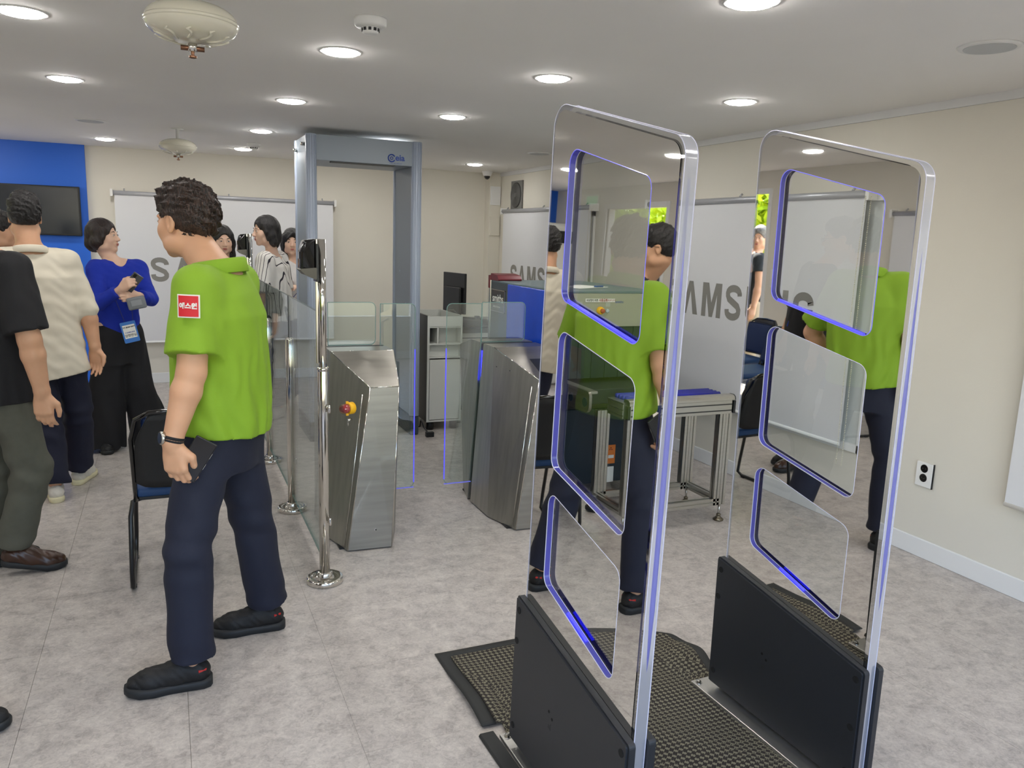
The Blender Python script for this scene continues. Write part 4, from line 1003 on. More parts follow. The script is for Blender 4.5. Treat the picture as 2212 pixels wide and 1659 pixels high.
def hand(Fd, wrist, d, back, side, curl=.5, spread=.10, thumb=.5, sc=1., k=.006):
    """d: pointing to fingers, back: out of the back of the hand, side: towards the thumb"""
    d = unit(d); side = unit(V3(side)-(V3(side)@d)*d); b = unit(back); b = unit(b-(b@d)*d-(b@side)*side) if abs(b@d) < .99 else np.cross(d, side)
    w = V3(wrist); out = []
    lens = [(.040,.024,.019),(.045,.027,.020),(.041,.025,.020),(.032,.019,.017)]
    for i, off in enumerate((.027,.009,-.010,-.027)):
        kn = w + d*(.088-.004*abs(i-1))*sc + side*off*sc + b*.003
        Fd.cone(w+side*off*.55*sc+d*.01, kn, .0155*sc, .0125*sc, k*1.6)
        p = kn; a = .12+curl*.55; r = .0098-.0008*(i==3)
        cu = curl*(1+.10*i)
        for j, ln in enumerate(lens[i]):
            dd = unit(d*math.cos(a) - b*math.sin(a) + side*spread*(1.2-i)*.6)
            q = p + dd*ln*sc; Fd.cone(p, q, r*sc, (r-.0012)*sc, k if j else k*1.2); p = q; r -= .0011; a += cu*(1.05 if j == 0 else .75)
        out.append(p)
    t0 = w + d*.022*sc + side*.024*sc - b*.004; t1 = t0 + unit(d*.75+side*(.62+.2*(1-thumb))-b*.35*thumb)*.040*sc
    t2 = t1 + unit(d*.92+side*(.25-.45*thumb)-b*.45*thumb)*.030*sc; t3 = t2 + unit(d*.9-side*.35*thumb-b*.5*thumb)*.025*sc
    Fd.chain([t0,t1,t2,t3], [.0165*sc,.0125*sc,.0108*sc,.0085*sc], k)
    Fd.ell(w+d*.045*sc, (.040*sc,.052*sc,.0155*sc), np.array([side,d,b]).T, k*2)
    return out, t3
def head_ops(Fd, c, R, sc=1., fem=False):
    r, f, u = R; M = np.array([r,f,u]).T; P = lambda x,y,z: V3(c)+(r*x+f*y+u*z)*sc
    E_ = lambda x,y,z,a,b_,c_,k=.02,mode='u': Fd.ell(P(x,y,z), (a*sc,b_*sc,c_*sc), M, k*sc, mode)
    E_(0,-.012,.032,.074,.093,.086); E_(0,.022,-.030,.062,.072,.080,.03); E_(0,.036,-.082,.044 if fem else .050,.048,.030,.035); E_(0,.076,-.104,.017,.015,.014,.025)
    for s in (-1,1):
        E_(s*.038,.060,-.030,.024,.024,.026,.03); E_(s*.031,.104,.002,.017,.012,.009,.010,'s'); E_(s*.031,.081,.0,.0150,.0135,.0115,.004)
        Fd.cone(P(s*.014,.090,.020), P(s*.046,.080,.020), .0065*sc, .006*sc, .012*sc)
        E_(s*.054,.010,-.080,.018,.036,.022,.03)
        E_(s*.0765,-.006,-.008,.0085,.019,.031,.006); E_(s*.084,-.002,-.004,.006,.010,.018,.004,'s'); E_(s*.077,-.002,-.034,.006,.009,.010,.006)
        E_(s*.0125,.102,-.036,.0075,.009,.0065,.008)
    Fd.cone(P(0,.088,.008), P(0,.112,-.030), .0075*sc, .0115*sc, .014*sc); E_(0,.092,-.064,.024,.010,.014,.015)
    Fd.cone(P(-.018,.0925,-.066), P(.018,.0925,-.066), .0035*sc, .0035*sc, .003*sc, mode='s')
def face_parts(t, c, R, sc=1., brow=browM, fem=False):
    r, f, u = R; P = lambda x,y,z: tuple(V3(c)+(r*x+f*y+u*z)*sc); M = Matrix((tuple(r),tuple(f),tuple(u))).transposed().to_4x4()
    def el(nm, x, y, z, a, b_, c_, m):
        bm = NB(); bmesh.ops.create_uvsphere(bm, u_segments=14, v_segments=8, radius=1.0)
        bmesh.ops.transform(bm, matrix=Matrix.Translation(P(x,y,z)) @ M @ Matrix.Diagonal((a*sc,b_*sc,c_*sc,1)), verts=bm.verts); return obj(nm, bm, m, t, True)
    for s in (-1,1):
        e = el('eye', s*.031, .0915, .001, .0105,.0050,.0042, eyeW); el('iris', s*.031, .0950, .001, .0046,.0024,.0042, eyeD)
        pts = [P(s*.017,.0955,.024), P(s*.030,.0935,.028), P(s*.046,.083,.024)]; obj('eyebrow', T(pts, [.0016*sc,.0028*sc,.001*sc], 6), brow, t, True)
        pts = [P(s*.020,.0945,.004), P(s*.031,.0975,.0068), P(s*.042,.0905,.003)]; obj('eyelid', T(pts, .0011*sc, 5), browM, t, True)
    el('upper_lip', 0,.1005,-.0615,.0195,.0055,.0040, lipM); el('lower_lip', 0,.0990,-.0700,.0170,.0060,.0050, lipM)
def hair_short(h, c, R, sc=1., amp=.006, top=.012, seed=0, sides=1.0, back=-.052):
    Fd = Field(h); r, f, u = R; M = np.array([r,f,u]).T; P = lambda x,y,z: V3(c)+(r*x+f*y+u*z)*sc
    Fd.ell(P(0,-.016,.038+top*.3), (.083*sc,.103*sc,(.088+top)*sc), M, .01); Fd.ell(P(0,-.050,-.004), (.0735*sc,.060*sc,.062*sc), M, .02)
    Fd.ell(P(0,.035,.092), (.062*sc,.050*sc,(.022+top*.6)*sc), M, .03)
    Fd.disp(lambda X,Y,Z: amp*(.40*wob((X,Y,Z),(60,75,50),seed)+.38*wob((Y,Z,X),(130,150,110),seed+2)+.34*wob((Z,X,Y),(250,290,230),seed+4)+.2*wob((X,Z,Y),(470,430,390),seed+5)))
    Fd.ell(P(0,.108,-.020), (.074*sc,.078*sc,.082*sc), M, .012, 's')
    for s in (-1,1): Fd.ell(P(s*.080,.010,-.018), (.022*sc,.030*sc,.036*sc), M, .008, 's'); Fd.ell(P(s*.085,.045,-.040), (.035*sc,.045*sc,.045*sc), M, .01, 's')
    Fd.cut(P(0,-.05,back), unit(-u*1.0+f*.25)); 
    return Fd
def hair_bob(h, c, R, sc=1., length=-.12, amp=.002, seed=0, part=.0, bangs=0., width=.092):
    Fd = Field(h); r, f, u = R; M = np.array([r,f,u]).T; P = lambda x,y,z: V3(c)+(r*x+f*y+u*z)*sc
    Fd.ell(P(0,-.014,.036), (.086*sc,.106*sc,.096*sc), M, .01)
    nseg = 4
    for s in (-1,1):
        Fd.chain([P(s*.060,-.015,.03), P(s*(width-.018),-.020,-.04), P(s*(width-.020),-.028,length+.03), P(s*(width-.034),-.034,length)], [.034*sc,.030*sc,.030*sc,.016*sc], .03)
        Fd.chain([P(s*.066,.030,.05), P(s*(width-.012),.030,-.01), P(s*(width-.012),.022,length*.6)], [.018*sc,.013*sc,.010*sc], .02)
    Fd.chain([P(0,-.07,.0), P(0,-.080,-.06), P(0,-.070,length)], [.052*sc,.046*sc,.030*sc], .04)
    Fd.disp(lambda X,Y,Z: amp*(wob((X,Y,Z),(120,130,18),seed)+.6*wob((X,Y,Z),(310,270,25),seed+3)))
    Fd.ell(P(0,.104,-.022-bangs), (.058*sc,.062*sc,.088*sc), M, .010, 's')
    Fd.ell(P(0,.03,-.13), (.050*sc,.07*sc,.060*sc), M, .010, 's')
    if bangs: Fd.chain([P(-.02,.085,.085), P(-.050,.092,.035), P(-.062,.070,-.01)], [.012*sc,.008*sc,.004*sc], .01); Fd.chain([P(-.01,.085,.085), P(.040,.094,.04), P(.060,.070,.0)], [.012*sc,.008*sc,.004*sc], .01)
    return Fd
def shoe(t, ankle, toe, upm, solem, sc=1., heel=.0, accent=None, low=False, z0=0.):
    a, b = V3(ankle), V3(toe); d = b-a; d[2] = 0; L = .27*sc; d = unit(d); s = np.cross(d,(0,0,1))
    pitch = math.atan2(b[2]-(z0+.035), np.linalg.norm((b-a)[:2])) if low else 0
    base = V3((a[0],a[1],z0)) - d*.065*sc; base[2] = z0+heel
    def Pp(x, y, z):
        q = base + d*x*sc + s*y*sc + V3((0,0,z*sc)); 
        if heel: q[2] -= heel*min(1,max(0,x/.19))
        return q
    Fd = Field(.005)
    Fd.chain([Pp(.045,0,.045),Pp(.12,0,.047),Pp(.19,.0,.040),Pp(.232,.0,.036)], [.036,.037,.038,.030], .03)
    Fd.chain([Pp(.050,0,.062),Pp(.095,0,.070),Pp(.15,0,.052)], [.034,.032,.026], .03)
    Fd.disp(lambda X,Y,Z: .0012*wob((X,Y,Z),(160,140,150)))
    Fd.cut(Pp(.045,0,.103), unit(V3((0,0,1))-d*.25)); Fd.cut(Pp(.1,0,.012), unit(V3((0,0,-1)))) if not heel else None
    up = obj('shoe', Fd.mesh('shoe'), upm, t)
    bm = NB(); rows = []
    for zz, g_ in ((.0,-.003),(.004,.001),(.022,.003),(.030,-.001)):
        ring = []
        for x, yv in ((.004,.010),(.010,.026),(.03,.036),(.08,.036),(.13,.037),(.18,.046),(.22,.044),(.252,.030),(.266,.012)):
            ring.append((x,yv+g_,zz))
        ring = ring + [(x,-y,z) for x,y,z in ring[::-1]]
        rows.append([bm.verts.new(tuple(Pp(x,y,z+(.012*max(0,(x-.2)/.07)**2 if zz<.01 else .004*max(0,(x-.2)/.07))))) for x,y,z in ring])
    n = len(rows[0])
    for i in range(len(rows)-1):
        for k in range(n): bm.faces.new((rows[i][k],rows[i][(k+1)%n],rows[i+1][(k+1)%n],rows[i+1][k]))
    bm.faces.new(rows[0]); bm.faces.new(rows[-1][::-1]); bmesh.ops.recalc_face_normals(bm, faces=bm.faces); obj('sole', bm, solem, up, True)
    if accent:
        obj('heel_tab', T([Pp(.046,-.0345,.064),Pp(.026,-.026,.064),Pp(.0175,0,.064),Pp(.026,.026,.064),Pp(.046,.0345,.064)], .0055, 8), accent, up, True)
        for k in range(3): obj('lace', T([Pp(.13+.02*k,-.020,.086-.009*k),Pp(.135+.02*k,0,.093-.010*k),Pp(.13+.02*k,.020,.086-.009*k)], .0028, 6), upm, up, True)
    return up
def person(name, label, J, face, skin=skinM, fem=False, hs=1., h=.006, hairfn=None, hairm=hairB, shirt=None, shirtm=None, trou=None, troum=None, shoes=None, ribs=None, hands=None, build=1., ch=.008, head_r=None):
    """J: joints in world space. face: (forward of head, up of head)"""
    J = {k: V3(v) for k, v in J.items()}
    base = (J['lan']+J['ran'])/2
    t = empty('person', (base[0],base[1],0), label, 'person')
    R = basis(face[0], face[1] if len(face) > 1 else (0,0,1)); c = J['head']
    sh = (J['lsh']+J['rsh'])/2; hp = (J['lhip']+J['rhip'])/2
    rv = unit((J['rsh']-J['lsh'])*[1,1,0]); ang_s = math.atan2(rv[1],rv[0]); rh = unit((J['rhip']-J['lhip'])*[1,1,0]); ang_h = math.atan2(rh[1],rh[0])
    while ang_h-ang_s > PI: ang_h -= 2*PI
    while ang_h-ang_s < -PI: ang_h += 2*PI
    fwd = np.cross((0,0,1), rv); b_ = build
    def spine(z):
        f_ = (z-hp[2])/(sh[2]-hp[2]); p = hp+(sh-hp)*f_; a = ang_h+(ang_s-ang_h)*min(1,max(0,f_)); return p[0],p[1],a
    def rows(lst, grow=0., yo=0.):
        out = []
        for f_, rx, ry, off in lst:
            z = hp[2]+(sh[2]-hp[2])*f_; x, y, a = spine(z); fx, fy = -math.sin(a), math.cos(a)
            out.append((z, x+fx*(off+yo), y+fy*(off+yo), a, (rx+grow)*b_, (ry+grow)*b_))
        return sorted(out)
    # ---- one continuous body
    F_ = Field(h)
    if fem: tor = [(-.10,.150,.095,0),(.10,.155,.098,0),(.35,.122,.085,.0),(.72,.135,.100,.012),(.92,.140,.085,.0),(1.06,.075,.060,-.01)]
    else: tor = [(-.10,.150,.105,0),(.10,.152,.108,0),(.40,.145,.104,.005),(.75,.165,.110,.008),(.95,.165,.090,.0),(1.08,.080,.062,-.01)]
    F_.loft(rows(tor), .03)
    neckb = sh+fwd*-.012+V3((0,0,.015)); r, f, u = R
    F_.chain([neckb, c-f*.022*hs-u*.070*hs], [.066 if not fem else .050, .060 if not fem else .046], .035)
    F_.chain([J['lsh']*.35+sh*.65+V3((0,0,.035)), J['lsh']], [.040,.045], .04); F_.chain([J['rsh']*.35+sh*.65+V3((0,0,.035)), J['rsh']], [.040,.045], .04)
    head_ops(F_, c, R, hs, fem)
    ar = (.052,.046,.047,.030) if not fem else (.037,.031,.031,.021)
    hands = hands or {}
    for s in 'lr':
        S_, E_, W_ = J[s+'sh'], J[s+'el'], J[s+'wr']; d = unit(W_-E_)
        F_.chain([S_,E_], [ar[0],ar[1]], .02); m_ = E_+(W_-E_)*.28; F_.chain([E_,m_,W_], [ar[1]*.96,ar[2],ar[3]], .012)
        hd = hands.get(s, {}); inward = unit((hp-J[s+'hip'])*[1,1,0]); dd = hd.get('d', d); bk = hd.get('back', -inward); sd = hd.get('side', fwd)
        F_.cone(W_, W_+unit(dd)*.02, ar[3], .026*hs, .015)
        J[s+'tips'] = hand(F_, W_+unit(dd)*.008, dd, bk, sd, hd.get('curl',.45), hd.get('spread',.08), hd.get('thumb',.5), (.90 if fem else 1.0)*hd.get('sc',1.))
        H_, K_, A_ = J[s+'hip'], J[s+'kn'], J[s+'an']
        F_.chain([H_,K_,A_], [.068,.048,.034], .03)
    body = obj('body', F_.mesh('body'), skin, t)
    face_parts(t, c, R, hs, fem=fem)
    if hairfn: obj('hair', hairfn(c, R).mesh('hair'), hairm, t)
    # ---- garments
    if shirt:
        q = shirt; G_ = Field(ch); G_.loft(rows(q['rows'], 0), .02, 2.4)
        for s in 'lr':
            G_.chain([sh*.62+J[s+'sh']*.38+V3((0,0,.022+q.get('sho',0))), J[s+'sh']+V3((0,0,.004))], [.052*b_,.060*b_], .05)
            S_, E_, W_ = J[s+'sh'], J[s+'el'], J[s+'wr']; r0, r1, fr = q['sleeve']
            if fr <= 1: dn = unit(E_-S_); pe = S_+(E_-S_)*fr; G_.cone(S_, pe+dn*.05, r0, r1, .035, end=(pe,dn))
            else:
                dn = unit(W_-E_); pe = E_+(W_-E_)*(fr-1); G_.chain([S_,E_], [r0,(r0+r1)/2], .035); G_.cone(E_, pe+dn*.03, (r0+r1)/2, r1, .012, end=(pe,dn))
        if q.get('fold'): G_.disp(q['fold'])
        if q.get('hem'): G_.cut(*q['hem'])
        nr = (.052 if fem else .068)+q.get('open',.008); nd_ = unit(c-u*.07*hs-neckb)
        G_.cone(neckb+V3((0,0,q.get('n0',.030)))+fwd*q.get('nf',.014), neckb+nd_*.30, nr*.9, nr*1.05, .008, 's')
        G_.cut(neckb+V3((0,0,.095)), unit(V3((0,0,1))+fwd*.35))
        obj(q.get('name','shirt'), G_.mesh('shirt'), shirtm, t)
        if q.get('collar'):
            hc, cr = q['collar']; bm = NB(); rr_ = []; z0 = q.get('cz',.052)
            for a in np.linspace(-PI/2+.30, PI*1.5-.30, 34):
                fr_ = .5+.5*math.sin(a+PI); row = []   # 1 at the front opening
                ca, sa = math.cos(a), -math.sin(a)
                for dr, dz in ((.000,-.020),(.002,hc*.5),(.007,hc*.56),(.012,hc*.45),(.020+.012*fr_**6,-hc*.45-.020*fr_**6),(.018,-hc*.5-.018*fr_**6)):
                    o_ = rv*ca*(cr+dr) + fwd*sa*(-1)*(-1)*(cr+dr)*1.04
                    row.append(bm.verts.new(tuple(neckb + o_ + V3((0,0,z0+dz-.030*(1+sa)*.5*1.0)) + nd_*[.25,.25,0]*.06)))
                rr_.append(row)
            for r0_, r1_ in zip(rr_, rr_[1:]):
                for k_ in range(len(r0_)-1): bm.faces.new((r0_[k_],r1_[k_],r1_[k_+1],r0_[k_+1]))
            co_ = obj('collar', bm, shirtm, t, True); sm_ = co_.modifiers.new('th','SOLIDIFY'); sm_.thickness = .003; sm_.offset = 0
    if trou:
        q = trou; G_ = Field(ch); G_.loft(rows(q['rows']), .03, 2.3)
        for s in 'lr':
            H_, K_, A_ = J[s+'hip'], J[s+'kn'], J[s+'an']; rr = q['leg']; nd = unit(A_-K_)
            pe = A_+nd*q.get('cuff',.0); G_.chain([H_,K_], [rr[0],rr[1]], .04); G_.cone(K_, A_+nd*.06, rr[1]*.99, rr[2], .010, end=(pe,nd))
        if q.get('fold'): G_.disp(q['fold'])
        obj(q.get('name','trousers'), G_.mesh('trousers'), troum, t)
    if shoes:
        for s in 'lr': shoe(t, J[s+'an'], J[s+'toe'], **(shoes if 'upm' in shoes else shoes[s]))
    return t, J, dict(R=R, fwd=fwd, rv=rv, neck=neckb, sh=sh, hp=hp)
def lanyard(t, pts, m, w=.006): obj('lanyard', T(pts, w*.5, 6), m, t, True)
def idbadge(t, c, n, up, lines, blue, name_text=None):
    n = unit(n); up = unit(V3(up)-(V3(up)@n)*n); x = np.cross(up, n); c = V3(c)
    fn = lambda a,b,d: tuple(c+x*a+up*b+n*d)
    h_ = obj('id_badge', prism(NB(), rpoly([(-.050,-.072),(.050,-.072),(.050,.072),(-.050,.072)], .006, 3), fn, -.003, .001), blue, t)
    obj('card', prism(NB(), [(-.040,-.042),(.040,-.042),(.040,.050),(-.040,.050)], fn, .001, .002), labelW, h_)
    for i, (s_, z, sz, m_) in enumerate(lines): text('badge_text', s_, sz, m_, h_, fn(0,z,.0022), x, up, .0004)
    return h_
navy = mat('navy_cloth', (21,26,46), .8, bump=.25, bscale=700); green = mat('green_cloth', (128,166,34), .75, noise=.03, nscale=6, bump=.3, bscale=900)
blackc = mat('black_cloth', (22,22,26), .85, bump=.3, bscale=600); olive = mat('olive_cloth', (84,84,74), .85, noise=.05, nscale=30, bump=.3, bscale=700)
cream = mat('cream_cloth', (216,208,190), .85, noise=.02, nscale=20, bump=.35, bscale=500); bluek = mat('blue_knit', (16,46,168), .85, bump=.8, bscale=260)
whitec = mat('white_cloth', (228,224,222), .85, bump=.3, bscale=500); khaki = mat('khaki_cloth', (180,166,140), .85)
shoeB = mat('shoe_black', (16,16,18), .6, bump=.5, bscale=500); soleB = mat('sole_black', (28,31,34), .6); shoeBr = mat('shoe_brown', (62,38,26), .3, noise=.3, nscale=20)
shoeW = mat('shoe_white', (215,210,200), .6); soleW = mat('sole_pale', (222,214,178), .6); shoeR = mat('heel_red', (190,40,34), .5)
badgeB = mat('badge_blue', (40,110,190), .35); lanB = mat('lanyard_blue', (52,62,140), .7)
def vfold(amp, f=(46,38,6), ph=0, z0=0, z1=9):
    return lambda X,Y,Z: amp*(wob((X,Y,Z),f,ph)*.7+.4*wob((Y,X,Z),(f[0]*1.9,f[1]*1.7,f[2]*2.5),ph+1))*np.clip((z1-Z)*4,0,1)
def legfold(amp, kz, ph=0):
    return lambda X,Y,Z: amp*(.6*wob((X,Y,Z),(22,20,30),ph)+.9*wob((X,Z,Y),(10,62,14),ph)*(np.exp(-((Z-kz)/.10)**2)+.9*np.exp(-((Z-.12)/.07)**2)))
# ---------- man in the green shirt
FR = unit((-.86,.51,0))
J = dict(head=(.074,3.030,1.606), lsh=(.088,2.745,1.392), rsh=(.236,3.020,1.392), lel=(.062,2.675,1.130), lwr=(-.004,2.655,.912),
 rel=(.215,3.165,1.120), rwr=(.150,3.110,.960), lhip=(.110,2.805,.900), rhip=(.200,2.955,.900), lkn=(.030,2.750,.520), rkn=(.262,3.020,.500), lan=(.026,2.750,.100), ran=(.320,3.085,.110),
 ltoe=(-.16,2.760,.03), rtoe=(.13,3.095,.03))
t, J, I = person('person', 'man in a bright green short-sleeved shirt and navy trousers walking left, holding a phone', J, ((-.66,.74,-.08),(0,0,1)), hs=1.02, h=.0045, ch=.006, hairm=hairW,
 hairfn=lambda c,R: hair_short(.0045, c, R, 1.05, amp=.012, top=.004, seed=1, back=-.070),
 shirt=dict(rows=[(-.14,.184,.158,.0),(.06,.186,.160,.0),(.30,.180,.150,-.004),(.55,.182,.142,-.006),(.80,.180,.134,-.008),(.95,.152,.108,-.010),(1.08,.098,.082,-.006)], sleeve=(.072,.086,.80), collar=(.044,.074), cz=.060, nf=.02, open=.002, sho=.0,
   fold=lambda X,Y,Z: .0042*wob((X,Y,Z),(40,36,5),.4)*np.clip((1.42-Z)*3,0,1)+.0024*wob((X,Y,Z),(80,74,12),2)*np.clip((1.38-Z)*3,0,1)+.006*np.exp(-((Z-.93)/.05)**2)*wob((X,Y,Z),(34,30,10),1), hem=((.155,2.88,.895),(-.10,.02,-1))),
 shirtm=green, trou=dict(rows=[(-.30,.145,.112,.0),(-.05,.166,.132,0),(.06,.168,.134,0),(.20,.150,.118,0)], leg=(.092,.079,.074), cuff=-.012, fold=legfold(.004,.50)), troum=navy,
 shoes=dict(upm=shoeB, solem=soleB, sc=1.08, accent=shoeR), hands={'l': dict(d=(.10,-.02,-1), back=(-.55,-.80,0), side=(.80,-.50,0), curl=.62, thumb=.75, spread=.06), 'r': dict(curl=.5, d=(-.1,-.1,-1))})
obj('belt', T([(.155+.172*math.cos(a)*I['rv'][0]-.134*math.sin(a)*I['rv'][1], 2.88+.172*math.cos(a)*I['rv'][1]+.134*math.sin(a)*I['rv'][0], .912) for a in np.linspace(0,2*PI,29)[:-1]], .012, 8, closed=True), blackc, t, True)
obj('pocket_seam', T([(.26,2.835,.855),(.295,2.875,.862),(.320,2.925,.870)], .0018, 5), mat('navy_dark', (12,15,28), .8), t)
# sleeve badge
c = V3((.060,2.620,1.345)); n = unit((-.28,-.96,.05)); up = unit((.02,-.02,1)); x = np.cross(up, n); 
def patch(nm, hw, hh, d, m, par, rad=.085):
    bm = NB(); nx = 10; V = {}
    for i in range(nx+1):
        for j in (0,1):
            u_ = -hw+2*hw*i/nx; V[i,j] = bm.verts.new(tuple(c+x*u_+up*(hh if j else -hh)+n*(d-(u_*u_)/(2*rad))))
    for i in range(nx): bm.faces.new((V[i,0],V[i+1,0],V[i+1,1],V[i,1]))
    o_ = obj(nm, bm, m, par); sm = o_.modifiers.new('th','SOLIDIFY'); sm.thickness = .002; return o_
pb = patch('sleeve_badge', .0335, .036, .006, labelW, t); patch('badge_field', .0295, .032, .0080, mat('badge_red', (205,34,44), .6), pb)
tx = text('badge_text', '에스원', .0195, labelW, pb, c+n*.0086, x, up, .0010)
for v in tx.data.vertices:
    u_ = (V3(v.co)-c)@x; v.co = Vector(V3(v.co)-n*(u_*u_)/(2*.085))
# wristwatch and phone are carried things
wd = unit(J['lwr']-J['lel']); wc_ = J['lwr']-wd*.012; xa, ya, _ = frame_for(wd); xa = V3(xa); ya = V3(ya)
tw = empty('wristwatch', tuple(wc_), 'black wristwatch on the left wrist of the man in green', 'watch')
obj('strap', T([wc_+(xa*math.cos(a)+ya*math.sin(a))*.0300 for a in np.linspace(0,2*PI,25)[:-1]], .0065, 8, closed=True), blackc, tw, True)
obj('strap', T([wc_+wd*.009+(xa*math.cos(a)+ya*math.sin(a))*.0300 for a in np.linspace(0,2*PI,25)[:-1]], .0055, 8, closed=True), blackc, tw, True)
wn_ = unit((-.93,-.30,.1)); wo = V3(wc_)+wn_*.029
obj('case', T([wo, wo+wn_*.012], .021, 24), chromeD, tw, True); obj('dial', T([wo+wn_*.012, wo+wn_*.0135], .018, 24), gloss, tw)
th = empty('smartphone', (.055,2.645,.85), 'black smartphone held in the left hand of the man in green', 'phone')
M = Matrix.Translation((.062,2.648,.850)) @ Matrix.Rotation(math.radians(-6),4,'Z') @ Matrix.Rotation(math.radians(32),4,'Y')
bm = B((-.036,-.004,-.072),(.036,.004,.072), .0035, 3); bmesh.ops.transform(bm, matrix=M, verts=bm.verts); obj('body', bm, black, th, True)
bm = B((-.033,-.0048,-.069),(.033,-.004,.069)); bmesh.ops.transform(bm, matrix=M, verts=bm.verts); obj('screen', bm, gloss, th)
bm = NB(); box(bm, (.036,-.002,.02),(.0372,.002,.04)); box(bm, (.036,-.002,-.02),(.0372,.002,.0)); bmesh.ops.transform(bm, matrix=M, verts=bm.verts); obj('side_button', bm, chromeD, th)
# ---------- man in the cream shirt, seen from behind
J = dict(head=(-.712,5.22,1.618), rsh=(-.520,5.21,1.375), lsh=(-.860,5.14,1.375), rel=(-.432,5.20,1.10), rwr=(-.402,5.19,.880), lel=(-.93,5.08,1.10), lwr=(-.95,5.10,.86),
 rhip=(-.560,5.20,.88), lhip=(-.720,5.16,.88), rkn=(-.520,5.28,.48), lkn=(-.665,5.13,.48), ran=(-.545,5.38,.105), lan=(-.640,5.06,.10), rtoe=(-.50,5.55,.03), ltoe=(-.68,5.25,.03))
t, J, I = person('person', 'man in an untucked cream shirt and dark jeans seen from behind', J, ((-.12,1,-.05),), hs=.97, h=.006, hairm=hairB,
 hairfn=lambda c,R: hair_short(.005, c, R, 1.0, amp=.007, top=.014, seed=5, back=-.045),
 shirt=dict(rows=[(-.42,.192,.150,0),(-.20,.196,.152,0),(.15,.190,.142,0),(.55,.196,.138,0),(.82,.190,.126,-.004),(.96,.158,.096,-.008),(1.07,.094,.074,-.010)], sleeve=(.064,.056,1.04), collar=(.036,.072), cz=.055,
   fold=lambda X,Y,Z: .0020*wob((X,Y,Z),(14,18,46),.4)+.0014*wob((X,Y,Z),(30,26,90),2)+.0026*wob((X,Y,Z),(30,26,5),1), hem=((-.60,5.2,.715),(.18,0,-1))), shirtm=cream,
 trou=dict(rows=[(-.30,.150,.115,.0),(.0,.160,.120,0),(.15,.158,.118,0)], leg=(.096,.082,.078), cuff=.0, fold=legfold(.006,.45)), troum=mat('indigo_denim', (20,24,46), .85, bump=.4, bscale=600),
 shoes=dict(upm=shoeW, solem=soleW, sc=1.05), hands={'r': dict(d=(.02,0,-1), back=(.4,.7,0), side=(.8,-.3,0), curl=.35), 'l': dict(curl=.4)})
# ---------- man in the black tee
J = dict(head=(-.735,3.90,1.632), rsh=(-.585,3.85,1.392), lsh=(-.790,4.17,1.392), rel=(-.535,3.80,1.10), rwr=(-.508,3.83,.872), lel=(-.83,4.27,1.10), lwr=(-.76,4.33,.87),
 rhip=(-.665,3.95,.86), lhip=(-.760,4.09,.86), rkn=(-.585,3.96,.500), lkn=(-.760,4.13,.46), ran=(-.680,3.99,.155), lan=(-.80,4.12,.10), rtoe=(-.50,4.02,.0), ltoe=(-.62,4.16,.03))
t, J, I = person('person', 'man in a black short-sleeved top and olive trousers cut by the left edge', J, ((.80,.58,-.12),), hs=.98, h=.006, hairm=hairB,
 hairfn=lambda c,R: hair_short(.005, c, R, 1.02, amp=.004, top=.014, seed=9, back=-.055),
 shirt=dict(rows=[(-.12,.196,.172,0),(.15,.194,.168,0),(.55,.190,.152,0),(.82,.186,.134,-.004),(.96,.156,.100,-.008),(1.07,.094,.074,-.010)], sleeve=(.070,.084,.88), collar=(.030,.074), cz=.060, fold=vfold(.0035), hem=((-.7,4.0,.815),(0,0,-1))), shirtm=blackc,
 trou=dict(rows=[(-.30,.145,.115,.0),(.0,.158,.126,0),(.10,.150,.120,0)], leg=(.092,.082,.070), cuff=.02, fold=legfold(.006,.48,2)), troum=olive,
 shoes={'l': dict(upm=shoeB, solem=soleB), 'r': dict(upm=shoeBr, solem=soleB, heel=.055)}, hands={'r': dict(d=(.02,-.0,-1), back=(-.2,-.9,0), side=(.8,-.2,0), curl=.42, thumb=.3), 'l': dict(curl=.4)})
c = J['head']; r, f, u = I['R']
tg = empty('eyeglasses', tuple(c), 'thin dark eyeglasses worn by the man in the black top, seen in the mirror', 'glasses')
for s in (-1,1):
    obj('lens_frame', T([c+r*(s*.033+.022*math.cos(a))+f*.108+u*(.0+.016*math.sin(a)) for a in np.linspace(0,2*PI,17)[:-1]], .0014, 6, closed=True), black, tg, True)
    obj('temple', T([c+r*s*.056+f*.106+u*.006, c+r*s*.079+f*.03+u*.008, c+r*s*.082-f*.012+u*.0], .0018, 6), black, tg, True)
obj('bridge', T([c-r*.012+f*.110+u*.004, c+r*.012+f*.110+u*.004], .0014, 6), black, tg, True)
nb = I['neck']; lanyard(t, [nb+I['rv']*.02-I['fwd']*.085+V3((0,0,.055)), nb+I['rv']*.09-I['fwd']*.02+V3((0,0,.045)), nb+I['rv']*.10+I['fwd']*.10+V3((0,0,-.06)), nb+I['rv']*.02+I['fwd']*.165+V3((0,0,-.38))], mat('lanyard_bright', (40,80,210), .6), .009)
